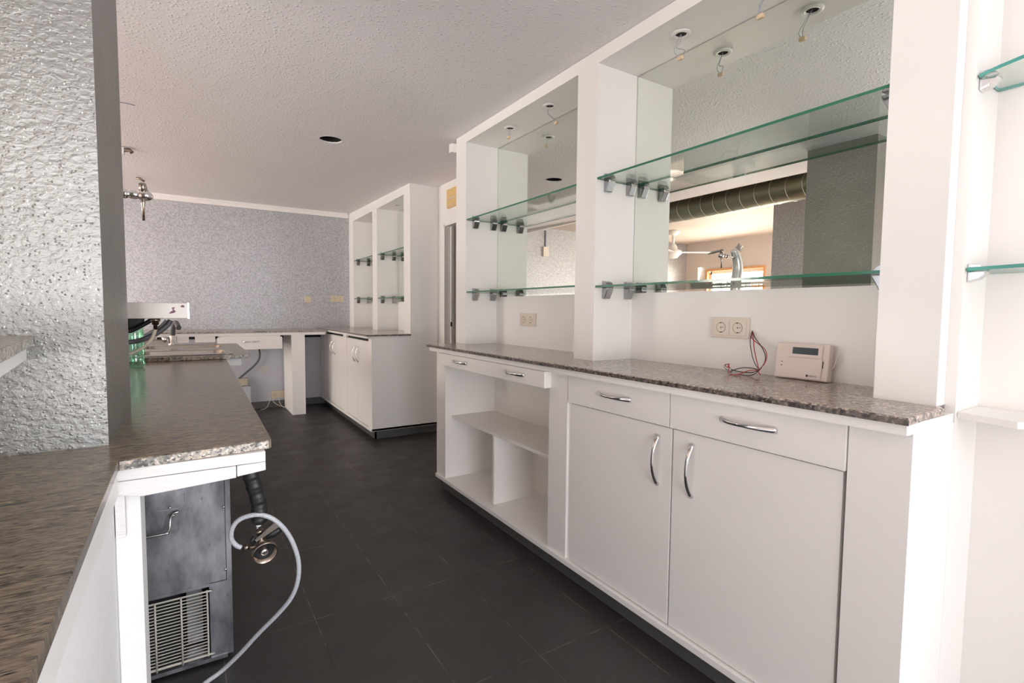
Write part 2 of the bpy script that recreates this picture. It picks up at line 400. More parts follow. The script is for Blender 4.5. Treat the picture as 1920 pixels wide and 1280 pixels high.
struct(MB().lathe([(0.073, 0), (0.073, 0.06), (0.0, 0.061)], (0.81, 3.544, 2.257), cap=False), 'ceiling.001', 'dark')  # recess painted near-black for the shade inside the hole
m = MB(); ring = [(0.81+0.073*math.cos(2*PI*k/40), 3.544+0.073*math.sin(2*PI*k/40), 2.2505) for k in range(40)]
m.tube(ring, 0.0018, 6, closed=True)
struct(m, 'trim_4', 'white_wall')
# dining room ceiling and the fascia where the bar ceiling ends
struct(MB().box(XL, -0.65, YB, YW, 2.40, 2.46), 'ceiling.002', 'cream_wall')
struct(MB().box(-0.70, -0.65, YB, YW, 2.25, 2.40), 'trim_1', 'white_wall')
# far wall: silver above the worktop, painted grey below, black strip painting the shaded opening under the worktop, dark skirting
struct(MB().box(-0.65, XW, YW, YW+0.1, 0, 2.46), 'wall_far', 'silver')
struct(MB().box(XL, -0.65, YW, YW+0.1, 0, 2.46), 'wall_far.001', 'silver')
struct(MB().box(-0.3, 1.34, YW-0.012, YW, 0.076, 0.80), 'wall_far.002', 'grey_wall')
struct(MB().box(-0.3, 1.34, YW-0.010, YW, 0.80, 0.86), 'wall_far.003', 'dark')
struct(MB().box(-0.3, 1.36, YW-0.022, YW, 0, 0.076), 'baseboard_far', 'plinth')
# wooden cornice on the far wall
struct(MB().box(-0.65, 1.655, YW-0.035, YW, 2.235, 2.30, 0.004).box(-0.65, 1.64, YW-0.05, YW, 2.272, 2.30, 0.004), 'trim_2', 'white_wall')
# right wall with the doorway
struct(MB().box(XW, XW+0.12, YB, -3.4, 0, 2.4).box(XW, XW+0.12, -1.6, 3.40, 0, 2.4).box(XW, XW+0.12, -3.4, -1.6, 0, 0.25).box(XW, XW+0.12, -3.4, -1.6, 2.15, 2.4).box(XW, XW+0.12, 4.207, YW, 0, 2.4).box(XW, XW+0.12, 3.40, 4.207, 1.895, 2.4), 'wall_right', 'white_wall')
struct(MB().box(XW-0.006, XW+0.125, 4.19, 4.207, 0, 1.895).box(XW-0.006, XW+0.125, 3.40, 3.417, 0, 1.895).box(XW-0.006, XW+0.125, 3.40, 4.207, 1.878, 1.895)
       .box(XW+0.05, XW+0.075, 4.165, 4.19, 0, 1.878), 'door_1', 'white_in')
struct(MB().box(XW+0.044, XW+0.056, 4.160, 4.166, 0.99, 1.03), 'strike_plate', 'dark', bpy.data.objects['door_1'])
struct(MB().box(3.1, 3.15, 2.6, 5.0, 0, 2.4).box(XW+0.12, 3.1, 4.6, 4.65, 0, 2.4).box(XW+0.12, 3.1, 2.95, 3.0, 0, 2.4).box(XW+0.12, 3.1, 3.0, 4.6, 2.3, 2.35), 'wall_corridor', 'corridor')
# wall behind the camera with a wide glazed opening
struct(MB().box(XL, -2.25, YB-0.1, YB, 0, 2.46).box(-0.05, XW+0.1, YB-0.1, YB, 0, 2.46).box(-2.25, -0.05, YB-0.1, YB, 0, 0.2).box(-2.25, -0.05, YB-0.1, YB, 2.3, 2.46), 'wall_back', 'white_wall')
struct(MB().box(-2.25, -2.19, YB-0.05, YB, 0.2, 2.3).box(-0.11, -0.05, YB-0.05, YB, 0.2, 2.3).box(-1.18, -1.12, YB-0.05, YB, 0.2, 2.3)
       .box(-2.25, -0.05, YB-0.05, YB, 0.2, 0.26).box(-2.25, -0.05, YB-0.05, YB, 2.24, 2.3), 'window_2', 'white')
struct(MB().box(XW+0.01, XW+0.04, -3.4, -3.34, 0.25, 2.15).box(XW+0.01, XW+0.04, -1.66, -1.6, 0.25, 2.15).box(XW+0.01, XW+0.04, -3.4, -1.6, 0.25, 0.31).box(XW+0.01, XW+0.04, -3.4, -1.6, 2.09, 2.15), 'added_window_4', 'white')  # unseen window added for light on the half wall
# dining room window wall
m = MB().box(XL-0.15, XL, YB, 0.80, 0, 2.46).box(XL-0.15, XL, 3.65, 4.83, 0, 2.46).box(XL-0.15, XL, 5.97, YW+0.1, 0, 2.46)
m.box(XL-0.15, XL, 0.80, 3.65, 2.15, 2.46).box(XL-0.15, XL, 4.83, 5.97, 0, 0.92).box(XL-0.15, XL, 4.83, 5.97, 1.91, 2.46)
struct(m, 'wall_left', 'beige_wall')
m = MB()
for y0, y1 in ((4.83, 4.87), (5.93, 5.97)): m.box(XL-0.14, XL+0.012, y0, y1, 0.92, 1.91)
m.box(XL-0.14, XL+0.012, 4.87, 5.93, 1.87, 1.91).box(XL-0.14, XL+0.03, 4.83, 5.97, 0.90, 0.93)
wi = struct(m, 'window_1', 'wood')
m = MB()
for y0 in (4.87, 5.36, 5.42, 5.89): m.box(XL-0.11, XL-0.07, y0, y0+0.04, 0.93, 1.87)
m.box(XL-0.11, XL-0.07, 4.87, 5.93, 0.93, 0.98).box(XL-0.11, XL-0.07, 4.87, 5.93, 1.82, 1.87)
struct(m, 'window_sash', 'white', wi)
m = MB()
for i in range(9): m.box(XL-0.145, XL-0.135, 4.90+i*0.12, 4.912+i*0.12, 0.93, 1.87)
struct(m, 'window_grille', 'chrome_dull', wi)
struct(MB().box(XL-0.092, XL-0.088, 4.91, 5.89, 0.98, 1.82), 'window_pane', 'pane', wi)
m = MB()
for y0 in (0.80, 1.70, 2.66, 3.59): m.box(XL-0.11, XL-0.06, y0, y0+0.06, 0, 2.15)
m.box(XL-0.11, XL-0.06, 0.80, 3.65, 2.09, 2.15)
struct(m, 'added_window_3', 'white')  # unseen glazed opening added for warm bounce light
# dining room pier seen in the mirror
struct(MB().box(-2.32, -2.0, 2.87, 3.27, 0, 2.4), 'pillar.001', 'silver')

# near pillar, hammered silver, standing in the bar counter
PY0, PY1 = 1.519, 1.94
PXA = -0.172; PXB = -0.171*PY1/2.043
struct(MB().prism([(-0.62, PY0), (PXA, PY0), (PXB, PY1), (-0.62, PY1)], 'z', 0, 2.25), 'pillar', 'pillar')
# half walls carrying the bar
struct(MB().box(-0.62, -0.20, PY1, 3.72, 0, 0.78), 'half_wall', 'plaster')
struct(MB().box(-0.62, -0.42, PY1, 3.2, 0.78, 1.045), 'half_wall.001', 'plaster')
struct(MB().box(-0.50, -0.152, -0.6, 1.385, 0, 0.735).box(-0.50, -0.107, 1.405, PY0, 0, 0.735).box(-0.40, -0.152, 1.38, 1.41, 0, 0.735), 'half_wall.002', 'plaster')
struct(MB().box(-0.75, -0.45, 0.55, 1.0, 0.735, 1.02), 'half_wall.003', 'plaster')

# ================================================================== RIGHT BACK-BAR, BASE UNITS
XF0 = 1.31
def bow_handle(parent, c, length, vertical, label=None, proj=0.027, face='x'):
    """bow pull: feet on the face at c, arching out towards -x (face x) or -y (face y)"""
    c = Vector(c); out = Vector((-1, 0, 0)) if face == 'x' else Vector((0, -1, 0))
    lon = Vector((0, 0, 1)) if vertical else (Vector((0, 1, 0)) if face == 'x' else Vector((1, 0, 0)))
    pts = []
    n = 22
    for i in range(n+1):
        t = -1+2*i/n
        pts.append(c+lon*(t*length/2)+out*(0.003+proj*(1-abs(t)**2.2)))
    mb = MB().tube(pts, lambda t: 0.0052+0.0042*abs(2*t-1)**1.5, 12, flat=(*out, 0.5))
    o = part(mb, 'handle', 'chrome', parent); return o
# -- open shelf unit
oc = thing('open_shelf_cabinet', 'white open base unit with inner shelf and divider under the right worktop', 'cabinet', (1.6, 2.3, 0))
part(MB().box(XF0, 1.353, 2.834, 2.963, 0.097, 0.88).box(1.353, 1.90, 2.836, 2.963, 0.097, 0.88), 'side_panel', 'white', oc)
part(MB().box(XF0, 1.353, 1.641, 1.767, 0.097, 0.88).box(1.353, 1.90, 1.641, 1.765, 0.097, 0.88), 'side_panel', 'white', oc)
part(MB().box(1.66, 1.68, 1.765, 2.836, 0.097, 0.88), 'back_panel', 'white_in', oc)
part(MB().box(1.353, 1.66, 1.765, 2.836, 0.470, 0.486), 'shelf', 'white_in', oc)
part(MB().box(1.353, 1.60, 2.310, 2.326, 0.097, 0.470), 'divider', 'white_in', oc)
part(MB().box(1.30, 1.90, 1.641, 2.963, 0.075, 0.097, 0.002), 'bottom_board', 'white', oc)
part(MB().box(1.34, 1.36, 1.641, 2.95, 0, 0.075), 'plinth', 'plinth', oc, 'dark grey tiled plinth')
dr = part(MB().box(1.271, 1.309, 1.752, 2.853, 0.806, 0.8775, 0.0015).box(1.309, 1.62, 1.80, 2.80, 0.815, 0.87), 'drawer', 'white', oc, 'wide drawer standing slightly open')
for yc in (2.553, 1.981):
    h = bow_handle(oc, (1.270, yc, 0.847), 0.16, False)
    h.parent = dr; h.matrix_parent_inverse = Matrix.Identity(4)
# -- unit with two doors and two drawers
dc = thing('door_cabinet', 'white base unit with two doors and two drawers under the right worktop', 'cabinet', (1.6, 1.0, 0))
part(MB().box(XF0, 1.540, 0.452, 0.578, 0.0, 0.88).box(1.540, 1.68, 0.474, 0.578, 0.0, 0.88), 'end_panel', 'white', dc)
part(MB().box(XF0+0.012, 1.90, 1.622, 1.640, 0.097, 0.88), 'side_panel', 'white', dc)
part(MB().box(1.86, 1.88, 0.578, 1.622, 0.097, 0.88), 'back_panel', 'white_in', dc)
part(MB().box(1.30, 1.90, 0.578, 1.640, 0.075, 0.097, 0.002).box(1.30, 1.31, 0.452, 0.578, 0.075, 0.097), 'bottom_board', 'white', dc)
part(MB().box(1.34, 1.36, 0.578, 1.640, 0, 0.075), 'plinth', 'plinth', dc, 'dark grey tiled plinth')
part(MB().box(1.335, 1.35, 0.578, 1.622, 0.097, 0.878), 'gap_shade_sheet', 'dark', dc)  # black sheet behind the fronts, painting shade into their gaps
for (y0, y1, hy) in ((1.109, 1.634, 1.360), (0.582, 1.105, 0.832)):
    d = part(MB().box(1.3065, 1.325, y0, y1, 0.763, 0.878, 0.001), 'drawer', 'white', dc)
    h = bow_handle(dc, (1.3065, hy, 0.827), 0.165, False); h.parent = d; h.matrix_parent_inverse = Matrix.Identity(4)
for (y0, y1, hy) in ((1.103, 1.618, 1.158), (0.588, 1.096, 1.021)):
    d = part(MB().box(1.315, 1.333, y0, y1, 0.101, 0.759, 0.001), 'door', 'white', dc)
    h = bow_handle(dc, (1.315, hy, 0.643), 0.165, True); h.parent = d; h.matrix_parent_inverse = Matrix.Identity(4)
# -- worktop
wt = thing('granite_worktop', 'speckled pink-grey granite worktop along the right-hand back-bar units', 'worktop', (1.5, 1.7, 0.88))
part(MB().prism([(1.265, 0.446), (1.475, 0.453), (1.50, 0.474), (1.93, 0.474), (1.93, 3.03), (1.265, 3.022)], 'z', 0.903, 0.92, 0.004), 'slab', 'granite', wt)
part(MB().prism([(1.2645, 0.4455), (1.268, 0.449), (1.268, 3.02), (1.2645, 3.022)], 'z', 0.9035, 0.9165), 'polished_edge', 'granite_dark', wt, 'dark speckled front edge')
part(MB().prism([(1.275, 0.452), (1.53, 0.452), (1.53, 0.474), (1.90, 0.474), (1.90, 3.0), (1.275, 3.0)], 'z', 0.880, 0.903), 'underlay_board', 'white', wt, 'white board under the slab')

# ================================================================== RIGHT DISPLAY FRAME ABOVE THE WORKTOP
XD, XM = 1.493, 1.727
df = thing('display_frame', 'large white built-in display frame with two mirrored niches above the right worktop', 'display cabinet', (1.7, 1.7, 0.92))
part(MB().box(XD, 1.925, 2.925, 3.064, 0.92, 2.248), 'post', 'white', df)
part(MB().box(XD, 1.925, 1.697, 1.829, 0.92, 2.248), 'post', 'white', df)
part(MB().box(XD, 1.925, 0.474, 0.606, 0.92, 2.248), 'post', 'white', df)
part(MB().box(XD, 1.925, 1.829, 2.925, 2.192, 2.248), 'header', 'white', df)
part(MB().box(XD, 1.925, 0.606, 1.697, 2.192, 2.248), 'header', 'white', df)
part(MB().box(XM-0.003, XM+0.02, 1.829, 2.925, 0.92, 1.226), 'back_panel', 'white', df)
part(MB().box(XM-0.003, XM+0.02, 0.606, 1.697, 0.92, 1.222), 'back_panel', 'white', df)
part(MB().box(XM+0.012, XM+0.02, 1.829, 2.925, 1.222, 2.192).box(XM+0.012, XM+0.02, 0.606, 1.697, 1.222, 2.192), 'mirror_backing', 'dark', df)
part(MB().box(XM, XM+0.006, 1.832, 2.922, 1.226, 2.189), 'mirror', 'mirror', df)
part(MB().box(XM, XM+0.006, 0.609, 1.694, 1.222, 2.189), 'mirror', 'mirror', df)
part(MB().box(XD-0.035, XD+0.02, 3.064, 3.10, 2.162, 2.216), 'ceiling_batten', 'white', df)

# ---- glass shelves with chrome clamps
def clamp(mb, y, s, xc, w=0.036, k=1.0):
    """one clamp on a side wall at y; s=-1 projects towards -y, +1 towards +y; shelf underside at z=0"""
    def Q(a, b): return (y+s*a*k, b*k)
    lo = [Q(0, -0.048), Q(0.016, -0.048), Q(0.036, -0.008), Q(0.037, 0.0), Q(0, 0.0)]
    hi = [Q(0, 0.0085), Q(0.036, 0.0085), Q(0.035, 0.014), Q(0.026, 0.024), Q(0.012, 0.030), Q(0, 0.031)]
    mb.prism(lo, 'x', xc-w/2, xc+w/2, 0.0025*k); mb.prism(hi, 'x', xc-w/2, xc+w/2, 0.002*k)
def glass_shelf(y0, y1, z, label, x0, x1, clx, group, k=1.0):
    th = 0.0085
    o = thing('glass_shelf', label, 'shelf', ((x0+x1)/2, (y0+y1)/2, z), group=group, world=False)
    cx, cy = (x0+x1)/2, (y0+y1)/2; hx, hy = (x1-x0)/2, (y1-y0)/2-0.003
    p = MB(); bmn = p.bm
    vs = [bmn.verts.new((sx*hx, sy*hy, zz)) for sx in (-1, 1) for sy in (-1, 1) for zz in (0.0, th)]
    for q, mi in (((0, 1, 3, 2), 1), ((4, 6, 7, 5), 1), ((0, 4, 5, 1), 1), ((2, 3, 7, 6), 1), ((0, 2, 6, 4), 0), ((1, 5, 7, 3), 0)):
        f = bmn.faces.new([vs[i] for i in q]); f.material_index = mi
    g = part(p, 'pane', ['glass', 'glass_edge'], o)
    for yy, s in ((y1, -1), (y0, 1)):
        for xc in clx:
            mb = MB(); clamp(mb, yy-cy, s, xc-cx, k=k); c = part(mb, 'clamp', 'clampchrome', o)
    return o
GR = 'glass shelves in the right display frame'
CX = (1.556, 1.688)
# shelves start almost flush with the frame's front
glass_shelf(0.606, 1.697, 1.705, 'long upper clear glass shelf with green edge in the near mirrored niche', 1.497, XM-0.002, CX, GR)
glass_shelf(0.606, 1.697, 1.241, 'long lower clear glass shelf in the near niche above the double socket and keypad', 1.497, XM-0.002, CX, GR)
glass_shelf(1.829, 2.925, 1.706, 'upper clear glass shelf in the middle mirrored niche, left of the long near shelves', 1.497, XM-0.002, CX, GR)
glass_shelf(1.829, 2.925, 1.248, 'lower clear glass shelf in the middle mirrored niche, left of the long near shelves', 1.497, XM-0.002, CX, GR)

# ---- lamp rings left without lamps, wires hanging out
def lamp_ring(x, y, z, label, group, wires, s=1.0):
    o = thing('downlight_ring', label, 'ceiling light', (x, y, z), group=group, world=False)
    part(MB().lathe([(0.020*s, -0.0005), (0.022*s, -0.006), (0.030*s, -0.007), (0.036*s, -0.003), (0.037*s, 0)], (0, 0, 0), cap=False), 'ring', 'fan', o)
    part(MB().disc((0, 0, -0.0012), (0, 0, -1), 0.0205*s), 'hole', 'dark', o)  # flat dark disc painting the shade inside the ring
    if wires:
        ends = []
        for w_ in wires:
            part(MB().tube(spline([(0, 0, -0.001)]+w_, 6), 0.0011, 6), 'wire', 'greywire', o)
        e = Vector(wires[0][-1])
        part(MB().box(e.x-0.006, e.x+0.006, e.y-0.011, e.y+0.011, e.z-0.012, e.z+0.002, 0.0012), 'connector', 'block', o, 'small beige terminal block')
    return o
g1 = 'empty downlight rings in the right display frame'
lamp_ring(1.59, 2.557, 2.191, 'white empty downlight ring nearest the far side of the middle niche, connector hanging close below', g1, [[(0.0, 0.012, -0.02), (0.0, 0.016, -0.045)], [(0.004, 0.006, -0.02), (0.003, 0.014, -0.045)]])
lamp_ring(1.59, 2.173, 2.191, 'white empty downlight ring in the middle niche with a longer curved wire', g1, [[(-0.006, 0.012, -0.035), (0.02, -0.012, -0.07), (0.022, -0.025, -0.085)], [(-0.004, 0.009, -0.035), (0.022, -0.016, -0.07), (0.024, -0.027, -0.085)]])
lamp_ring(1.60, 1.352, 2.191, 'white empty downlight ring in the near niche with two looping wires', g1, [[(-0.002, 0.012, -0.02), (-0.004, 0.028, -0.05), (0.0, 0.016, -0.074), (0.004, 0.004, -0.082)], [(0.004, 0.004, -0.02), (-0.002, 0.018, -0.045), (0.012, -0.010, -0.062), (0.006, -0.002, -0.082)]])
lamp_ring(1.60, 1.000, 2.191, 'white empty downlight ring at the top edge of the picture in the near niche', g1, [[(0.002, 0.010, -0.02), (-0.004, 0.032, -0.05), (0.0, 0.030, -0.082)], [(0.004, 0.014, -0.02), (0.006, 0.040, -0.06), (0.002, 0.034, -0.082)]])

# ---- sockets
def socket(name, label, n, loc, rz, mat='cream', ww=0.158, hh=0.078, group=None, face=True):
    o = thing(name, label, 'socket', loc, rz, group, world=False)
    part(MB().box(-ww/2, ww/2, -0.010, 0, -hh/2, hh/2, 0.003), 'cover_plate', mat, o)
    for i in range(n):
        cx = (i-(n-1)/2)*(ww*0.44 if n > 1 else 0)
        iw = ww*0.43 if n > 1 else ww*0.8
        part(MB().box(cx-iw/2, cx+iw/2, -0.0125, -0.0095, -hh*0.38, hh*0.38, 0.001), 'insert', mat, o)
        if face:
            r = hh*0.245
            p = part(MB().lathe([(r, 0), (r, 0.0012), (r*0.93, 0.0014), (r*0.90, -0.001), (0.0, -0.001)], (cx, -0.0124, 0), (0, -1, 0), cap=False), 'socket_well', 'yellowed', o)
            mb = MB()
            mb.tube([(cx+r*math.cos(2*PI*q/24), -0.0130, r*math.sin(2*PI*q/24)) for q in range(24)], 0.0009, 6, closed=True)
            part(mb, 'well_shade_ring', 'shade_ring', o)  # brown ring painting the shade around the socket well
            mb = MB()
            kk = hh/0.078
            mb.disc((cx, -0.0129, 0), (0, -1, 0), 0.0026*kk, 10).disc((cx+0.0095*kk, -0.0129, 0.001), (0, -1, 0), 0.0019*kk, 10)
            mb.box(cx-0.005*kk, cx+0.002*kk, -0.0142, -0.0125, r*0.84, r*1.0).box(cx-0.002*kk, cx+0.005*kk, -0.0142, -0.0125, -r*1.0, -r*0.84)
            part(mb, 'contact', 'ink', o)
    return o
socket('wall_socket', 'white double socket in the near niche beside the red and black wires', 2, (XM-0.003, 1.182, 1.081), -PI/2, 'cream')
socket('wall_socket', 'white double socket at the back of the middle niche', 2, (XM-0.003, 2.545, 1.083), -PI/2, 'cream', 0.165)
socket('wall_socket', 'yellowed double socket on the silver far wall next to the far display unit', 2, (1.515, YW, 1.260), 0, 'yellowed', 0.152, 0.074)
socket('wall_socket', 'small yellowed single outlet on the silver far wall above the far worktop', 1, (1.178, YW, 1.247), 0, 'yellowed', 0.074, 0.074, face=False)
bx = socket('floor_socket', 'yellowed socket pair low on the far wall under the worktop, with loose cables', 2, (0.832, YW-0.012, 0.145), 0, 'yellowed', 0.142, 0.080)
for i, (x0, dx) in enumerate(((-0.085, -0.05), (-0.04, 0.08), (0.02, 0.02))):
    part(MB().tube(spline([(x0, -0.015, -0.02+0.02*i), (x0-0.01, -0.03, -0.08), (x0+dx, -0.08, -0.135), (x0+dx*2.2, -0.14, -0.14)], 6), 0.003, 6), 'cable', 'cream', bx)

# ---- red and black wires
wr = thing('loose_wires', 'bundle of loose red and black wires hanging beside the near double socket', 'wires', (1.70, 1.06, 0.92))
def zpx(x, y): return at(1350+x/10.67, 600+y/10.67, 'x', 1.0)
def wire_pts(lst): return spline([at(1350+a/10.67, 600+b/10.67, 'x', xx) for a, b, xx in lst], 6)
black = [[(645, 215, 1.722), (700, 350, 1.70), (830, 530, 1.68), (905, 700, 1.67), (890, 850, 1.665), (790, 1000, 1.66)],
         [(640, 225, 1.722), (605, 420, 1.70), (630, 640, 1.685), (690, 850, 1.67), (790, 1000, 1.66)],
         [(790, 1000, 1.66), (640, 960, 1.66), (430, 955, 1.66), (250, 1010, 1.66), (210, 1060, 1.655)],
         [(780, 1010, 1.655), (620, 1045, 1.64), (400, 1030, 1.62), (215, 985, 1.63)],
         [(780, 1010, 1.66), (640, 1100, 1.62), (480, 1120, 1.61), (350, 1095, 1.61)]]
red = [[(650, 220, 1.722), (630, 350, 1.71), (760, 470, 1.70), (880, 560, 1.68), (935, 690, 1.67), (900, 850, 1.665), (780, 1000, 1.66)],
       [(640, 230, 1.722), (670, 400, 1.70), (680, 560, 1.685), (730, 800, 1.67), (785, 1010, 1.66)],
       [(780, 1005, 1.66), (640, 1000, 1.64), (480, 1040, 1.62), (350, 1100, 1.60), (240, 1150, 1.58)],
       [(240, 1150, 1.58), (200, 1080, 1.60), (175, 960, 1.63), (185, 870, 1.65)],
       [(800, 1090, 1.64), (760, 1020, 1.655)],
       [(185, 870, 1.65), (150, 940, 1.645), (110, 910, 1.65), (150, 880, 1.65), (200, 960, 1.63)]]
def lay(p): return [Vector((a.x, a.y, max(a.z, 0.9225))) for a in p]
for l in black: part(MB().tube(lay(wire_pts(l)), 0.0015, 6), 'black_wire', 'blackwire', wr)
for l in red: part(MB().tube(lay(wire_pts(l)), 0.0016, 6), 'red_wire', 'red', wr)
part(MB().tube(lay(wire_pts([(185, 870, 1.65), (90, 900, 1.65), (100, 960, 1.64), (160, 1000, 1.63), (150, 1060, 1.62), (210, 1120, 1.60)])), 0.0010, 6), 'black_wire', 'blackwire', wr)

# ---- alarm keypad leaning on the niche wall
KW, KH, KD = 0.172, 0.118, 0.028
kp = thing('alarm_keypad', 'cream plastic alarm keypad with dark display leaning on the niche wall', 'keypad', (1.688, 0.895, 0.9205), -PI/2, world=False)
kp.rotation_euler = (math.radians(-7), 0, -PI/2)
part(MB().box(-KW/2, KW/2, -KD/2, KD/2, 0, KH, 0.005), 'housing', 'keypad', kp)
fy = -KD/2
part(MB().box(-0.040, 0.066, fy-0.004, fy, 0.072, KH-0.006, 0.0015), 'display_bezel', 'keypad', kp)
part(MB().box(-0.028, 0.053, fy-0.0048, fy-0.0038, 0.082, 0.104), 'display', 'lcd', kp)
part(MB().box(-0.040, 0.068, fy-0.0055, fy, 0.004, 0.069, 0.0012), 'keypad_flap', 'keypad', kp)
mb = MB()
for i in range(5): mb.box(-0.070, -0.057, fy-0.0006, fy+0.001, 0.086+i*0.004, 0.0872+i*0.004)
part(mb, 'speaker_slots', 'yellowed', kp)
part(MB().box(-0.065, -0.060, fy-0.0006, fy+0.001, 0.053, 0.0555).box(-0.065, -0.060, fy-0.0006, fy+0.001, 0.041, 0.0435), 'status_light', 'ink', kp)
part(MB().box(0.0685, 0.0705, fy-0.001, fy+0.001, 0.042, 0.064), 'side_slot', 'ink', kp)
tx = bpy.data.curves.new('logo', 'FONT'); tx.body = 'DEMCO'; tx.size = 0.0078; tx.extrude = 0.0001
to = bpy.data.objects.new('logo_text', tx); C.objects.link(to)
dg = bpy.context.evaluated_depsgraph_get(); me = bpy.data.meshes.new_from_object(to.evaluated_get(dg)); bpy.data.objects.remove(to)
me.materials.clear(); me.materials.append(MT['ink'])
bm = bmesh.new(); bm.from_mesh(me)
bmesh.ops.transform(bm, matrix=Matrix.Translation((0.030, fy-0.0058, 0.0115)) @ Matrix.Rotation(PI/2, 4, 'X'), verts=bm.verts)
mb = MB(); mb.merge(bm); mb.box(0.0235, 0.0290, fy-0.0059, fy-0.0054, 0.0108, 0.0180)
part(mb, 'logo', 'ink', kp)
part(MB().tube(spline([(0.088, 0.006, 0.045), (0.094, 0.004, 0.055), (0.099, 0.006, 0.075), (0.103, 0.016, 0.088)], 6), 0.0022, 8), 'cable', 'cream', kp)

# ================================================================== NEIGHBOUR UNIT AT THE RIGHT EDGE
nu = thing('corner_display_unit', 'tall white display unit cut by the right edge of the picture', 'display cabinet', (1.65, 0.0, 0))
part(MB().box(1.541, 1.93, 0.452, 0.4738, 0, 2.248), 'side_panel', 'white', nu)
part(MB().box(1.692, 1.93, -1.2, 0.452, 0, 2.248), 'back_panel', 'white', nu)
part(MB().prism([(1.553, 0.4515), (1.520, 0.338), (1.565, 0.300), (1.691, 0.300), (1.691, 0.4515)], 'z', 0.889, 0.905, 0.0015), 'shelf', 'white', nu)
def curved_shelf(z, label):
    o = thing('curved_glass_shelf', label, 'shelf', (1.62, 0.2, z), group='curved glass shelves at the right edge')
    n = 14; front = []
    for i in range(n+1):
        t = i/n; y = 0.449-0.56*t; front.append((1.549-0.075*math.sin(PI*t)**0.9, y))
    poly = front+[(1.690, -0.111), (1.690, 0.449)]
    q = MB(); b_ = q.bm
    A = [b_.verts.new((p[0], p[1], z)) for p in poly]; B = [b_.verts.new((p[0], p[1], z+0.008)) for p in poly]
    b_.faces.new(A); b_.faces.new(B)
    N = len(poly)
    for i in range(N): f = b_.faces.new((A[i], B[i], B[(i+1) % N], A[(i+1) % N])); f.material_index = 1
    part(q, 'pane', ['glass', 'glass_edge_lit'], o)
    mb = MB(); s = []
    mb.prism([(0.4515, z-0.026), (0.432, z-0.020), (0.418, z-0.006), (0.418, z), (0.4515, z)], 'x', 1.560, 1.590, 0.003)
    mb.prism([(0.4515, z+0.008), (0.422, z+0.008), (0.430, z+0.016), (0.4515, z+0.018)], 'x', 1.560, 1.590, 0.002)
    part(mb, 'clamp', 'chrome', o)
curved_shelf(1.683, 'upper glass shelf with curved front at the right edge of the picture')
curved_shelf(1.240, 'lower glass shelf with curved front at the right edge of the picture')

# ================================================================== FAR UNIT
fb = thing('far_door_cabinet', 'white base unit with four doors standing in the far right corner', 'cabinet', (1.6, 5.3, 0))
part(MB().box(XF0, 1.925, 4.336, 4.362, 0.075, 0.885), 'end_panel', 'white', fb)
for ya, yb in ((4.362, 4.430), (5.170, 5.300), (6.12, 6.36)): part(MB().box(XF0, 1.33, ya, yb, 0.097, 0.885), 'stile', 'white', fb)
part(MB().box(1.30, 1.925, 4.336, 6.37, 0.075, 0.097, 0.002), 'bottom_board', 'white', fb)
part(MB().box(1.345, 1.36, 4.37, 6.37, 0, 0.075).box(1.345, 1.925, 4.37, 4.385, 0, 0.075), 'plinth', 'plinth', fb, 'dark grey plinth')
part(MB().box(1.335, 1.345, 4.362, 6.36, 0.097, 0.88), 'gap_shade_sheet', 'dark', fb)  # black backing that stands in for shade between the doors
for (y0, y1, hy) in ((4.432, 4.798, 4.745), (4.802, 5.168, 4.860), (5.302, 5.705, 5.645), (5.711, 6.116, 5.775)):
    d = part(MB().box(1.312, 1.332, y0, y1, 0.102, 0.856, 0.001), 'door', 'white', fb)
    h = bow_handle(fb, (1.312, hy, 0.717), 0.14, True); h.parent = d; h.matrix_parent_inverse = Matrix.Identity(4)
fw_t = thing('granite_worktop', 'short dark-edged granite worktop on the far corner unit', 'worktop', (1.5, 5.3, 0.89))
part(MB().prism([(1.262, 4.322), (1.662, 4.322), (1.662, 4.364), (1.925, 4.364), (1.925, 6.395), (1.262, 6.395)], 'z', 0.905, 0.92, 0.003), 'slab', 'granite', fw_t)
part(MB().box(1.2605, 1.264, 4.320, 6.39, 0.906, 0.917).box(1.262, 1.662, 4.3195, 4.324, 0.906, 0.917), 'polished_edge', 'granite_dark', fw_t)
part(MB().box(1.275, 1.66, 4.338, 6.39, 0.885, 0.905), 'underlay_board', 'white', fw_t)
XG, XGM = 1.662, 1.888
fd = thing('far_display_frame', 'white display frame with two mirrored niches in the far right corner', 'display cabinet', (1.8, 5.3, 0.92))
part(MB().box(XG, 1.93, 4.362, 4.495, 0.92, ceil_z(4.4)), 'post', 'white', fd)
part(MB().box(XG, 1.93, 5.288, 5.445, 0.92, 2.18), 'post', 'white', fd)
part(MB().box(XG, 1.93, 6.20, 6.392, 0.92, 2.18), 'post', 'white', fd)
part(MB().prism([(4.495, 2.18), (6.392, 2.18), (6.392, ceil_z(6.392)), (4.495, ceil_z(4.495))], 'x', XG, 1.93), 'header', 'white', fd)
part(MB().box(XG-0.004, 1.93, 4.332, 4.362, 2.19, 2.249).box(XG, 1.93, 4.336, 4.362, 0.885, 2.19), 'end_cover', 'white', fd)
part(MB().box(XGM, 1.93, 4.495, 5.288, 0.92, 1.22).box(XGM, 1.93, 5.445, 6.20, 0.92, 1.22), 'back_panel', 'white', fd)
part(MB().box(XGM+0.01, 1.93, 4.495, 5.288, 1.22, 2.18).box(XGM+0.01, 1.93, 5.445, 6.20, 1.22, 2.18), 'mirror_backing', 'dark', fd)
part(MB().box(XGM+0.002, XGM+0.008, 4.498, 5.285, 1.223, 2.177), 'mirror', 'mirror', fd)
part(MB().box(XGM+0.002, XGM+0.008, 5.448, 6.197, 1.223, 2.177), 'mirror', 'mirror', fd)
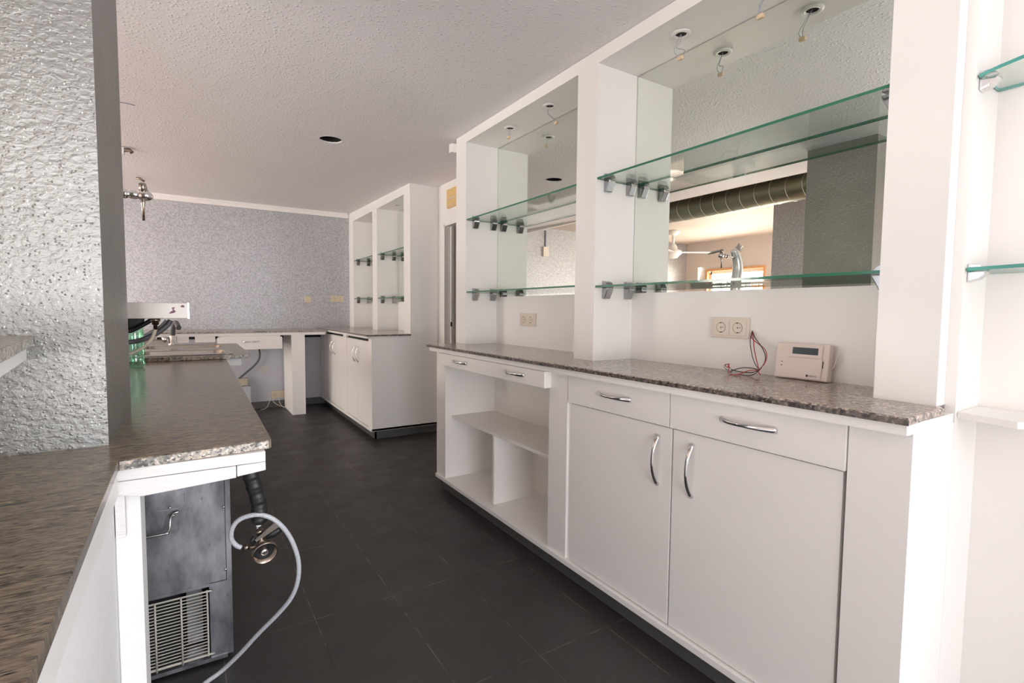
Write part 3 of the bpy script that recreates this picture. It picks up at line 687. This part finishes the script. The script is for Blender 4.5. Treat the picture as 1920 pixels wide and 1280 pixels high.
GF = 'glass shelves in the far display frame'; CF = (1.715, 1.84)
glass_shelf(4.495, 5.288, 1.702, 'upper glass shelf in the nearer niche of the far corner unit', 1.668, XGM, CF, GF)
glass_shelf(4.495, 5.288, 1.250, 'lower glass shelf in the nearer niche of the far corner unit', 1.668, XGM, CF, GF)
glass_shelf(5.445, 6.20, 1.708, 'upper glass shelf in the furthest niche against the silver wall', 1.668, XGM, CF, GF)
glass_shelf(5.445, 6.20, 1.256, 'lower glass shelf in the furthest niche against the silver wall', 1.668, XGM, CF, GF)
g2 = 'empty downlight rings in the far display frame'
lamp_ring(1.77, 4.98, 2.179, 'small white downlight ring in the nearer niche of the far unit', g2, None)
lamp_ring(1.77, 4.62, 2.179, 'small white downlight ring beside the near post of the far unit', g2, None)
lamp_ring(1.77, 5.80, 2.179, 'small white downlight ring in the furthest niche, by the silver wall', g2, [[(0, 0.01, -0.03), (0, 0.012, -0.05)]])
# yellow cover high on the right wall
vc = thing('wall_cover', 'yellow wooden-looking cover plate high on the right wall over the doorway', 'cover plate', (XW, 4.0, 2.1))
part(MB().box(XW-0.018, XW, 3.88, 4.119, 2.020, 2.178, 0.003), 'plate', 'orange_wood', vc)
part(MB().box(XW-0.021, XW-0.017, 3.90, 4.10, 2.088, 2.100), 'groove', 'yellowed', vc)
part(MB().box(XW-0.021, XW-0.017, 3.90, 4.08, 2.036, 2.042), 'groove', 'yellowed', vc)

# ================================================================== FAR WORKTOP
ft = thing('granite_worktop', 'narrow granite worktop running along the silver far wall', 'worktop', (0.6, 6.1, 0.88))
part(MB().box(-0.60, 1.255, 5.79, YW-0.003, 0.886, 0.904, 0.003), 'slab', 'granite', ft)
part(MB().box(-0.60, 1.245, 5.80, 5.822, 0.857, 0.886, 0.001), 'front_rail', 'white', ft)
fdw = thing('drawer_box', 'white drawer with bow handle hanging under the far worktop', 'drawer', (0.51, 5.9, 0.72))
part(MB().box(0.216, 0.806, 5.785, 5.80, 0.718, 0.842, 0.001), 'drawer_front', 'white', fdw)
part(MB().box(0.24, 0.79, 5.80, 6.25, 0.735, 0.855), 'drawer_body', 'white_in', fdw)
bow_handle(fdw, (0.512, 5.785, 0.799), 0.148, False, face='y')
single(MB().box(0.898, 1.031, 5.80, 6.36, 0, 0.857, 0.001), 'support_panel', 'white', 'white upright panel carrying the far worktop between drawer and corner unit', 'support')
single(MB().box(0.03, 0.20, 5.805, 5.82, 0.80, 0.857).box(-0.115, -0.02, 5.805, 5.82, 0.80, 0.857), 'broken_rail', 'white_in', 'broken white rail pieces under the far worktop left of the drawer', 'rail')
# pipe, box and mark on the wall under the far worktop
pp = thing('waste_hose', 'grey hose with chrome end hanging below the far drawer', 'hose', (0.6, 6.3, 0.3))
hp = [at(u, v, 'y', 6.33) for u, v in ((487, 660), (486, 672), (478, 684), (462, 698), (446, 712), (440, 722), (436, 740))]
part(MB().tube(spline(hp), 0.011, 10), 'hose', 'hosegrey', pp)
q = at(487, 655, 'y', 6.33)
part(MB().lathe([(0.012, -0.03), (0.022, -0.02), (0.022, 0.0), (0.03, 0.012), (0.028, 0.05)], q, (0, -0.3, 1), 16), 'end_fitting', 'chrome', pp)
gb = thing('grey_wall_box', 'small grey plastic box low on the far wall behind the bar counter', 'box', (0.48, 6.36, 0.27))
part(MB().box(0.42, 0.52, 6.30, 6.386, 0.28, 0.36, 0.004), 'lid', 'hosebeige', gb)
part(MB().box(0.40, 0.545, 6.28, 6.386, 0.08, 0.275, 0.004), 'housing', 'grey_wall', gb)
cc = at(495, 692, 'y', YW-0.014)
single(MB().tube([(cc.x+0.03*math.cos(2*PI*k/20), YW-0.0125, cc.z+0.03*math.sin(2*PI*k/20)) for k in range(20)], 0.004, 6, closed=True), 'ring_mark', 'yellowed', 'round brownish ring left on the grey wall under the far worktop', 'wall mark')

# ================================================================== BAR COUNTER ON THE LEFT
ZN = 0.81
def slab(poly, z0, z1, name, parent, mat='veined', bev=0.003):
    return part(MB().prism(poly, 'z', z0, z1, bev), name, mat, parent)
nc = thing('bar_counter', 'long brown veined granite counter around the silver pillar, running to the sink', 'counter', (0, 2.5, 0.79))
poly = [(-0.137, 1.372), (0.166, 1.387), (0.187, 3.95), (-0.60, 3.95), (-0.60, 1.372)]
slab([(-0.138, 1.352), (0.157, 1.384), (0.164, 1.392), (0.186, 3.80), (-0.60, 3.80), (-0.60, PY1), (PXB, PY1), (PXA, PY0), (-0.60, PY0), (-0.60, 1.352)], 0.788, ZN, 'slab', nc, bev=0)
slab([(-0.60, 1.352), (-0.138, 1.352), (-0.129, 0.591), (-0.124, -0.5), (-0.60, -0.5)], 0.788, ZN, 'slab', nc)
part(MB().prism([(-0.1365, 1.3500), (0.157, 1.3822), (0.157, 1.386), (-0.1365, 1.354)], 'z', 0.789, 0.8075), 'raw_edge', 'granite_edge', nc, 'rough speckled end edge')
part(MB().prism([(-0.30, 1.350), (-0.1405, 1.350), (-0.1325, 0.591), (-0.128, -0.5), (-0.30, -0.5)], 'z', 0.737, 0.788), 'edge_board', 'white', nc, 'white board under the near slab')
# white boards closing the counter end
ap = thing('end_boards', 'white painted wooden boards under the open end of the bar counter', 'boards', (0, 1.38, 0.76))
part(MB().prism([(-0.145, 0.762), (0.147, 0.7625), (0.147, 0.7875), (-0.145, 0.7875)], 'y', 1.362, 1.40, 0.001), 'upper_board', 'whitewood', ap)
part(MB().prism([(-0.150, 0.733), (-0.10, 0.722), (0.0, 0.728), (0.083, 0.7325), (0.083, 0.7605), (-0.150, 0.7605)], 'y', 1.362, 1.40, 0.001), 'lower_board', 'whitewood', ap)
part(MB().prism([(0.085, 0.7345), (0.147, 0.741), (0.147, 0.7615), (0.085, 0.7605)], 'y', 1.362, 1.40, 0.001), 'short_board', 'whitewood', ap)
part(MB().box(-0.150, -0.132, 1.374, 1.40, 0.632, 0.732, 0.001), 'small_block', 'whitewood', ap)
# raised bar top left of the pillar
bt = thing('raised_bar_top', 'short raised granite bar shelf cut by the left edge of the picture', 'counter', (-0.5, 1.0, 1.02))
def xr(y): return -0.297+(1.52-y)*0.112
slab([(-0.75, PY0-0.002), (-0.297, PY0-0.002), (xr(0.55), 0.55), (-0.75, 0.55)], 1.050, 1.074, 'slab', bt)
part(MB().prism([(-0.297, PY0-0.003), (-0.2955, PY0-0.003), (xr(0.55)+0.0015, 0.55), (xr(0.55), 0.55)], 'z', 1.052, 1.072), 'raw_edge', 'granite_edge', bt)
part(MB().prism([(-0.60, PY0-0.002), (-0.308, PY0-0.002), (xr(0.55)-0.012, 0.55), (-0.60, 0.55)], 'z', 1.021, 1.050), 'underlay_board', 'white', bt)
bt2 = thing('raised_bar_top', 'raised granite bar top behind the silver pillar carrying the beer tower', 'counter', (-0.5, 2.6, 1.045))
slab([(-0.78, PY1+0.002), (-0.285, PY1+0.002), (-0.30, 3.22), (-0.78, 3.22)], 1.046, 1.070, 'slab', bt2)

# ---- steel drinks tray hanging on the bar top
st = thing('steel_tray', 'long stainless steel drip tray projecting from behind the pillar', 'tray', (-0.14, 2.6, 1.09))
part(MB().box(-0.28, -0.008, 2.40, 2.76, 1.094, 1.156, 0.002), 'box', 'steel_tray', st)
part(MB().box(-0.010, -0.004, 2.396, 2.40, 1.094, 1.156), 'corner_edge', 'chrome', st)
part(MB().prism([(-0.072, 1.113), (-0.055, 1.116), (-0.048, 1.122), (-0.056, 1.130), (-0.050, 1.139), (-0.062, 1.137), (-0.058, 1.126), (-0.066, 1.121)], 'y', 2.3990, 2.3996)
     .prism([(-0.034, 1.140), (-0.020, 1.138), (-0.020, 1.146), (-0.028, 1.148)], 'y', 2.3990, 2.3996), 'stain', 'stain', st)
q = at(291, 598, 'y', 2.45)
part(MB().lathe([(0.017, 0.0), (0.017, -0.012), (0.012, -0.013), (0.012, -0.024), (0.007, -0.026), (0.007, -0.045)], (q.x, 2.45, 1.094), (0, 0, 1), 6), 'drain_fitting', 'brass', st)
part(MB().tube(spline([(q.x, 2.45, 1.05)]+[at(u, v, 'y', 2.45) for u, v in ((290, 622), (284, 636), (270, 650), (252, 660), (238, 664), (225, 665))]), 0.0065, 10), 'drain_tube', 'hosebeige', st)
bh = thing('rubber_hoses', 'dark rubber hoses curving from under the steel tray to the left', 'hose', (-0.1, 2.6, 1.0))
part(MB().tube(spline([at(u, v, 'y', 2.56) for u, v in ((320, 600), (316, 607), (305, 617), (288, 628), (262, 638), (236, 642), (220, 643))]), 0.010, 10), 'hose', 'hosegrey', bh)
part(MB().tube(spline([at(u, v, 'y', 2.62) for u, v in ((283, 600), (275, 605), (262, 612), (250, 618), (235, 622))]), 0.009, 10), 'hose', 'rubber', bh)
part(MB().tube(spline([at(u, v, 'y', 2.60) for u, v in ((312, 600), (308, 605), (298, 614), (284, 622), (270, 630))]), 0.006, 10), 'hose', 'hoseclear', bh)
single(MB().lathe([(0.0, 0), (0.045, 0.0), (0.052, 0.006), (0.052, 0.022), (0.045, 0.028), (0, 0.028)], at(243, 597, 'y', 2.66)+Vector((0, 0, 0.0)), (0, -1, 0.1), 28), 'round_black_cap', 'rubber', 'round black plastic disc under the steel tray next to the pillar', 'cap')

# ---- green bottle standing on the counter
bo = at(259, 678, 'z', ZN); bo = Vector((-0.262, 3.40, ZN))
gbt = thing('plastic_bottle', 'green transparent plastic bottle standing on the bar counter behind the pillar', 'bottle', bo, world=False)
R_ = 0.047
prof = [(0.0, 0.004), (R_*0.75, 0.0), (R_, 0.012), (R_, 0.06), (R_*0.94, 0.066), (R_*0.94, 0.072), (R_, 0.08), (R_, 0.185), (R_*0.96, 0.20), (R_*0.80, 0.235), (R_*0.5, 0.27), (0.016, 0.29), (0.013, 0.30), (0.013, 0.315)]
inner = [(max(r-0.0012, 0.0001), h+0.0012) for r, h in reversed(prof[1:])]
part(MB().lathe(prof+[(0.0118, 0.315)]+inner, (0, 0, 0), seg=28, cap=False), 'bottle_body', 'pet', gbt)
part(MB().lathe([(0.0148, 0.298), (0.0148, 0.318), (0.013, 0.321), (0, 0.321)], (0, 0, 0), seg=20), 'cap', 'fan', gbt, 'white cap')

# ---- beer tower with star and tap
tw = thing('beer_tower', 'curved silver beer tower with star on top and one chrome tap, seen in the mirror', 'beer tap', (-0.335, 2.579, 1.07))
path = spline([(-0.345, 2.579, 1.07), (-0.345, 2.579, 1.25), (-0.352, 2.579, 1.40), (-0.368, 2.579, 1.50), (-0.345, 2.579, 1.59), (-0.305, 2.579, 1.645)], 10)
part(MB().tube(path, lambda t: 0.046-0.012*t if t < 0.9 else 0.034-0.06*(t-0.9), 20), 'column', 'silverpaint', tw)
part(MB().lathe([(0.075, 0), (0.075, 0.01), (0.05, 0.02)], (-0.345, 2.579, 1.07)), 'base_flange', 'chrome', tw)
mb = MB(); sc = Vector((-0.352, 2.565, 1.665)); poly = []
for k in range(10):
    r = 0.040 if k % 2 == 0 else 0.017; a_ = PI/2+2*PI*k/10; poly.append((sc.y+r*math.cos(a_), sc.z+r*math.sin(a_)))
mb.prism(poly, 'x', sc.x-0.007, sc.x+0.007, 0.0015); part(mb, 'star', 'chrome_dull', tw)
TZ = 1.590
part(MB().tube([(-0.33, 2.579, TZ-0.01), (-0.28, 2.579, TZ-0.006), (-0.24, 2.579, TZ-0.002), (-0.20, 2.579, TZ)], 0.011, 12), 'shank', 'chrome', tw)
part(MB().lathe([(0.014, 0), (0.018, 0.008), (0.018, 0.018), (0.013, 0.022), (0.016, 0.032), (0.016, 0.05), (0.013, 0.055), (0.019, 0.06), (0.0195, 0.085), (0.014, 0.100), (0.0, 0.106)], (-0.222, 2.579, TZ), (1, 0, 0), 20), 'tap_body', 'chrome', tw)
part(MB().lathe([(0.010, 0.012), (0.0085, 0.03), (0.0052, 0.045), (0.0048, 0.10)], (-0.152, 2.579, TZ), (0, 0, -1), 14), 'spout', 'steel_warm', tw)
part(MB().lathe([(0.013, 0.012), (0.013, 0.046), (0.010, 0.050)], (-0.152, 2.579, TZ), (0, 0, 1), 14), 'valve_top', 'steel_warm', tw)
part(MB().tube([(-0.152, 2.579, TZ+0.04), (-0.150, 2.60, TZ+0.042), (-0.147, 2.66, TZ+0.032), (-0.146, 2.70, TZ+0.024)], lambda t: 0.006+0.006*math.sin(PI*min(1, t*1.05)), 12), 'lever', 'chrome_dull', tw)

# ---- sink slab with double sink
sk = 1.0845
ss = thing('sink_counter', 'grey granite counter slab with the sink cut-out beyond the bar counter', 'counter', (0, 4.3, 0.812))
ZS0, ZS1 = 0.8125, 0.8365
part(MB().box(-0.60, 0.319, 3.72, 3.80, ZS0, ZS1).box(0.225, 0.327, 3.80, 4.93, ZS0, ZS1).box(-0.60, 0.225, 4.86, 4.93, ZS0, ZS1).box(-0.60, -0.33, 3.80, 4.86, ZS0, ZS1)
     .box(-0.60, -0.115, 4.93, 5.79, ZS0, ZS1), 'slab', 'veined', ss)
part(MB().box(0.17, 0.321, 3.7185, 3.7205, ZS0+0.001, ZS1-0.002), 'raw_edge', 'granite_edge', ss)
part(MB().box(0.179, 0.277, 3.78, 3.80, 0.762, 0.812, 0.001), 'support_block', 'white', ss)
sn = thing('double_sink', 'stainless steel double sink set into the grey slab', 'sink', (-0.05, 4.3, ZS1))
def rrect(x0, x1, y0, y1, r, n=5):
    out = []
    for cx, cy, a0 in ((x1-r, y1-r, 0), (x0+r, y1-r, 90), (x0+r, y0+r, 180), (x1-r, y0+r, 270)):
        for k in range(n+1):
            a = math.radians(a0+90*k/n); out.append((cx+r*math.cos(a), cy+r*math.sin(a)))
    return out
bm = bmesh.new()
outer = rrect(-0.335, 0.232, 3.785, 4.875, 0.03); zt = ZS1+0.003
O_ = [bm.verts.new((x, y, zt)) for x, y in outer]; edges = [bm.edges.new((O_[i], O_[(i+1) % len(O_)])) for i in range(len(O_))]
bowls = (rrect(-0.29, 0.195, 3.86, 4.22, 0.06), rrect(-0.29, 0.205, 4.42, 4.80, 0.06)); BV = []
for bw in bowls:
    B_ = [bm.verts.new((x, y, zt)) for x, y in bw]; BV.append(B_)
    edges += [bm.edges.new((B_[i], B_[(i+1) % len(B_)])) for i in range(len(B_))]
bmesh.ops.triangle_fill(bm, edges=edges)
m = MB(); m.merge(bm); part(m, 'rim', 'steel_warm', sn)
for bw in bowls:
    q = MB(); b_ = q.bm; n = len(bw); cx = sum(p[0] for p in bw)/n; cy = sum(p[1] for p in bw)/n; rings = []
    for s_, dz in ((1, 0.0), (0.985, -0.008), (0.95, -0.13), (0.88, -0.15)):
        rings.append([b_.verts.new((cx+(x-cx)*s_, cy+(y-cy)*s_, zt+dz)) for x, y in bw])
    for A, B in zip(rings, rings[1:]):
        for i in range(n): f = b_.faces.new((A[i], A[(i+1) % n], B[(i+1) % n], B[i])); f.smooth = True
    b_.faces.new(rings[-1]); bl = part(q, 'bowl', 'steel_warm', sn)
fc = thing('sink_faucet', 'chrome faucet with grey spout at the back of the sink', 'faucet', (-0.13, 4.9, ZS1))
part(MB().lathe([(0.035, 0.0), (0.035, 0.01), (0.026, 0.02), (0.026, 0.07), (0.02, 0.085)], (-0.125, 4.895, ZS1), seg=18), 'body', 'chrome', fc)
part(MB().tube(spline([(-0.125, 4.895, ZS1+0.06), (-0.12, 4.87, 0.97), (-0.10, 4.80, 1.02), (-0.08, 4.70, 0.98)]), 0.018, 12), 'spout', 'hosegrey', fc)
part(MB().lathe([(0.018, 0.0), (0.022, 0.02), (0.016, 0.045)], (-0.165, 4.895, ZS1+0.03), (-0.6, 0, 1), 12), 'lever', 'chrome', fc)

# ---- steel cooler under the counter end
YC = 1.83
cl = thing('steel_cooler', 'stainless steel under-counter cooler with wire grille under the bar counter end', 'cooler', (-0.18, 2.1, 0))
part(MB().box(-0.44, 0.092, YC+0.012, 2.38, 0.264, 0.70).box(0.029, 0.092, YC, 2.38, 0.020, 0.264).box(-0.44, -0.32, YC, 2.38, 0.02, 0.264)
     .box(-0.44, 0.092, 2.2, 2.38, 0.02, 0.264).box(-0.44, 0.092, YC+0.01, 2.38, 0.012, 0.022), 'housing', 'steel', cl)
part(MB().box(-0.44, 0.076, YC, YC+0.012, 0.266, 0.70, 0.001), 'door', 'steel', cl)
part(MB().box(0.0775, 0.0925, YC-0.002, YC+0.012, 0.264, 0.70, 0.001), 'corner_strip', 'steel', cl)
part(MB().box(-0.44, 0.030, YC-0.004, YC+0.004, 0.257, 0.266), 'rail', 'steel', cl)
part(MB().box(-0.40, 0.075, YC-0.004, YC+0.02, 0.010, 0.022), 'sill', 'steel', cl)
part(MB().box(-0.36, 0.029, YC+0.16, YC+0.17, 0.022, 0.264), 'inner_panel', 'dark', cl)
part(MB().box(-0.035, 0.010, YC+0.10, YC+0.14, 0.03, 0.25, 0.002), 'compressor_tube', 'steel', cl)
part(MB().lathe([(0.05, 0), (0.05, 0.10), (0.035, 0.13)], (-0.20, YC+0.07, 0.022), seg=20), 'compressor', 'hosebeige', cl)
gr = MB()
for i in range(21):
    z = 0.040+i*(0.243-0.040)/20
    gr.tube([(-0.34, YC-0.006, z), (0.021, YC-0.006, z)], 0.0017, 6)
gp = part(gr, 'grille_bars', 'bars', cl)
gr = MB()
for x in (-0.31, -0.21, -0.113, -0.047): gr.tube([(x, YC-0.009, 0.030), (x, YC-0.009, 0.247)], 0.0026, 8)
gr.tube(spline([(-0.34, YC-0.007, 0.245), (0.008, YC-0.007, 0.245), (0.019, YC-0.007, 0.243), (0.022, YC-0.007, 0.232), (0.022, YC-0.007, 0.05), (0.020, YC-0.007, 0.040), (0.008, YC-0.007, 0.037), (-0.34, YC-0.007, 0.037)], 5), 0.0026, 8)
part(gr, 'grille_frame', 'bars', cl)
part(MB().box(-0.40, -0.046, YC-0.003, YC+0.001, 0.512, 0.527, 0.001).box(-0.40, -0.070, YC-0.0015, YC+0.0015, 0.455, 0.512), 'handle_plate', 'steel', cl)
hb = [(-0.046, YC-0.006, 0.516), (-0.058, YC-0.010, 0.515), (-0.066, YC-0.020, 0.508), (-0.068, YC-0.028, 0.490), (-0.070, YC-0.030, 0.474), (-0.078, YC-0.030, 0.466), (-0.10, YC-0.030, 0.464), (-0.40, YC-0.030, 0.464)]
part(MB().tube(spline(hb, 5), 0.0042, 10), 'handle', 'chrome_dull', cl)
for x, z in ((-0.068, 0.531), (-0.060, 0.505), (0.073, 0.505), (0.075, 0.300)):
    part(MB().lathe([(0.0042, 0), (0.0038, 0.002), (0.0, 0.003)], (x, YC-0.0015, z), (0, -1, 0), 12), 'screw', 'chrome', cl)

# ---- insulated hose, keg coupler and clear hose
ih = thing('insulated_hose', 'thick black insulated hose hanging from under the counter end', 'hose', (0.15, 1.6, 0.5))
pts = [at(u, v, 'y', 1.60) for u, v in ((462, 868), (470, 890), (478, 915), (485, 942), (486, 968), (485, 981))]
sp_ = spline(pts, 10)
part(MB().tube(sp_, lambda t: (0.0215+0.0012*math.sin(t*38)+0.0008*math.sin(t*91)) if t < 0.93 else 0.0215-(t-0.93)*0.09, 16), 'sleeve', 'rubber', ih)
kc = thing('keg_coupler', 'worn metal keg coupler with black lever grip dangling beside the steel cooler', 'keg coupler', at(490, 1010, 'y', 1.60))
def k(u, v, y=1.60): return at(u, v, 'y', y)
part(MB().lathe([(0.005, 0), (0.0075, 0.002), (0.0075, 0.008), (0.005, 0.010)], k(485, 980), (0, 0, -1), 14), 'hose_nut', 'fan', kc, 'white plastic nut')
part(MB().tube([k(485, 981), k(483, 988), k(484, 994)], 0.0035, 10), 'stem', 'chrome', kc)
a0, a1 = k(485, 992), k(493, 1027)
ax = (a1-a0)
part(MB().lathe([(0.006, 0), (0.011, 0.003), (0.011, 0.009), (0.008, 0.011), (0.008, 0.030), (0.011, 0.032), (0.011, 0.040), (0.009, 0.05), (0.012, ax.length)], a0, ax, 18), 'body', 'brass', kc)
cu = k(494, 1029, 1.595)
part(MB().lathe([(0.012, -0.006), (0.024, 0.002), (0.0335, 0.010), (0.0345, 0.022), (0.031, 0.023), (0.029, 0.012), (0.019, 0.008), (0.019, 0.004), (0.0, 0.004)], cu, (0.10, -0.93, -0.22), 30, cap=False), 'cup', 'brass', kc)
part(MB().lathe([(0.010, 0.002), (0.010, 0.016), (0.004, 0.018)], cu, (0.10, -0.93, -0.22), 16), 'probe', 'chrome', kc)
part(MB().lathe([(0.0125, 0.0052), (0.0255, 0.0112), (0.0275, 0.0105)], cu, (0.10, -0.93, -0.22), 30, cap=False), 'cup_shade_ring', 'rubber', kc)  # black ring added to darken the cup's inside like shade
part(MB().tube([k(491, 1023), k(478, 1025), k(466, 1025)], 0.0065, 12), 'side_inlet', 'brass', kc)
part(MB().lathe([(0.0095, 0), (0.0095, 0.010), (0.007, 0.011), (0.007, 0.018)], k(466, 1025), (-1, 0, 0), 6), 'hex_nut', 'brass', kc)
la, lb = k(479, 1014, 1.585), k(524, 980, 1.585)
dl = (lb-la).normalized(); nn = dl.cross(Vector((0, -1, 0))).normalized(); mb = MB()
vs = []
for yy in (0, 0.003):
    for s_, wd in ((la, 0.004), (lb, 0.010)):
        for sg in (-1, 1): vs.append(mb.bm.verts.new(s_+nn*sg*wd+Vector((0, yy, 0))))
for q_ in ((0, 2, 3, 1), (4, 5, 7, 6), (0, 1, 5, 4), (2, 6, 7, 3), (0, 4, 6, 2), (1, 3, 7, 5)): mb.bm.faces.new([vs[i] for i in q_])
part(mb, 'lever', 'steel_warm', kc)
part(MB().tube([k(499, 1006), k(510, 1000), k(520, 994), k(530, 985)], lambda t: 0.008+0.004*math.sin(PI*t), 14), 'lever_grip', 'rubber', kc, 'black grip')
part(MB().tube([k(476, 1018), k(473, 1012), k(478, 1006)], 0.007, 10), 'lever_hinge', 'rubber', kc)
hs = [(452, 1026, 1.60), (443, 1022, 1.60), (434, 1010, 1.60), (435, 992, 1.595), (446, 976, 1.59), (466, 967, 1.585), (490, 965, 1.58), (514, 974, 1.58), (536, 995, 1.58), (551, 1022, 1.585), (560, 1055, 1.59), (558, 1090, 1.60), (545, 1122, 1.62), (520, 1152, 1.65), (485, 1187, 1.69), (450, 1225, 1.725)]
hp = [at(u, v, 'y', y) for u, v, y in hs]+[at(415, 1258, 'z', 0.018), at(385, 1280, 'z', 0.012), at(350, 1310, 'z', 0.010)]
single(MB().tube(spline(hp, 8), 0.0066, 14), 'clear_hose', 'hoseclear', 'grey clear braided hose looping from the keg coupler down to the floor', 'hose')

# ---- ceiling oddments
cw = thing('copper_pipe_stub', 'broken copper pipe stub with torn plaster at the ceiling behind the tap', 'pipe', (-0.34, 5.4, 2.24))
q = at(263, 335, 'z', 2.262)
part(MB().tube([q+Vector((-0.03, 0, 0)), q, q+Vector((0.03, 0, -0.02))], 0.010, 8), 'pipe', 'brass', cw)
q = at(236, 277, 'z', 2.25)
ch = thing('broken_ceiling_fixing', 'rusty broken fixing hanging from the ceiling next to the pillar', 'fixing', q)
part(MB().tube([q+Vector((-0.06, 0, 0)), q+Vector((-0.02, 0.0, -0.02)), q+Vector((0.02, 0, -0.012)), q+Vector((0.035, 0, -0.03))], 0.014, 7), 'rusty_bracket', 'brass', ch)
part(MB().box(q.x-0.06, q.x-0.01, q.y-0.02, q.y+0.02, 2.20, 2.249, 0.004), 'plaster_piece', 'plaster', ch)
q = at(238, 194, 'z', 2.247)
single(MB().tube([q+Vector((-0.10, 0, 0)), q, q+Vector((0.035, 0.0, -0.003))], 0.0022, 6), 'ceiling_wire', 'greywire', 'short blue-grey wire on the ceiling beside the pillar top', 'wire')

# ================================================================== DINING ROOM SEEN IN THE MIRRORS
du = thing('ventilation_duct', 'large round galvanised spiral duct under the dining room ceiling, seen in the mirror', 'duct', (-1.2, 2.5, 2.15))
DR = 0.122; DZ = 2.272
part(MB().lathe([(DR, 0), (DR, 5.2)], (-1.2, -0.6, DZ), (0, 1, 0), 40), 'duct_tube', 'galv', du)
mb = MB()
for i in range(34):
    y = -0.55+i*0.15
    mb.tube([(-1.2+(DR+0.001)*math.cos(2*PI*k_/28), y+0.02*math.cos(2*PI*k_/28), DZ+(DR+0.001)*math.sin(2*PI*k_/28)) for k_ in range(28)], 0.0022, 5, closed=True)
part(mb, 'seam', 'seam', du)
fn = thing('ceiling_fan', 'white ceiling fan in the dining room, seen in the mirror', 'fan', (-2.95, 5.45, 2.0), world=False)
part(MB().lathe([(0.10, 0.40), (0.085, 0.36), (0.05, 0.33), (0.02, 0.32)], (0, 0, 0), seg=24), 'canopy', 'fan', fn)
part(MB().tube([(0, 0, 0.14), (0, 0, 0.36)], 0.02, 12), 'rod', 'fan', fn)
part(MB().lathe([(0.035, 0.20), (0.06, 0.15), (0.07, 0.11), (0.13, 0.09), (0.135, 0.05), (0.10, 0.02), (0.07, -0.02), (0.0, -0.03)], (0, 0, 0), seg=28), 'motor', 'fan', fn)
for i in range(3):
    a = math.radians(95+120*i); mb = MB()
    bm = bmesh.new(); b2 = MB(); b2.box(0.12, 0.60, -0.05, 0.05, 0.066, 0.070, 0.001)
    bmesh.ops.transform(b2.bm, matrix=Matrix.Rotation(a, 4, 'Z') @ Matrix.Rotation(0.05, 4, 'X'), verts=b2.bm.verts)
    part(b2, 'blade', 'fan', fn)
p_ = at(1022, 472, 'y', YW); sx_ = 2*XM-p_.x
sw = thing('wall_switch', 'white surface switch with conduit on the silver wall, seen in the middle mirror', 'switch', (sx_, YW, p_.z))
part(MB().box(sx_-0.05, sx_+0.05, YW-0.03, YW, p_.z-0.075, p_.z+0.075, 0.004), 'switch_box', 'cream', sw)
part(MB().tube([(sx_, YW-0.012, p_.z+0.07), (sx_, YW-0.012, 2.36)], 0.010, 10), 'conduit', 'greywire', sw)
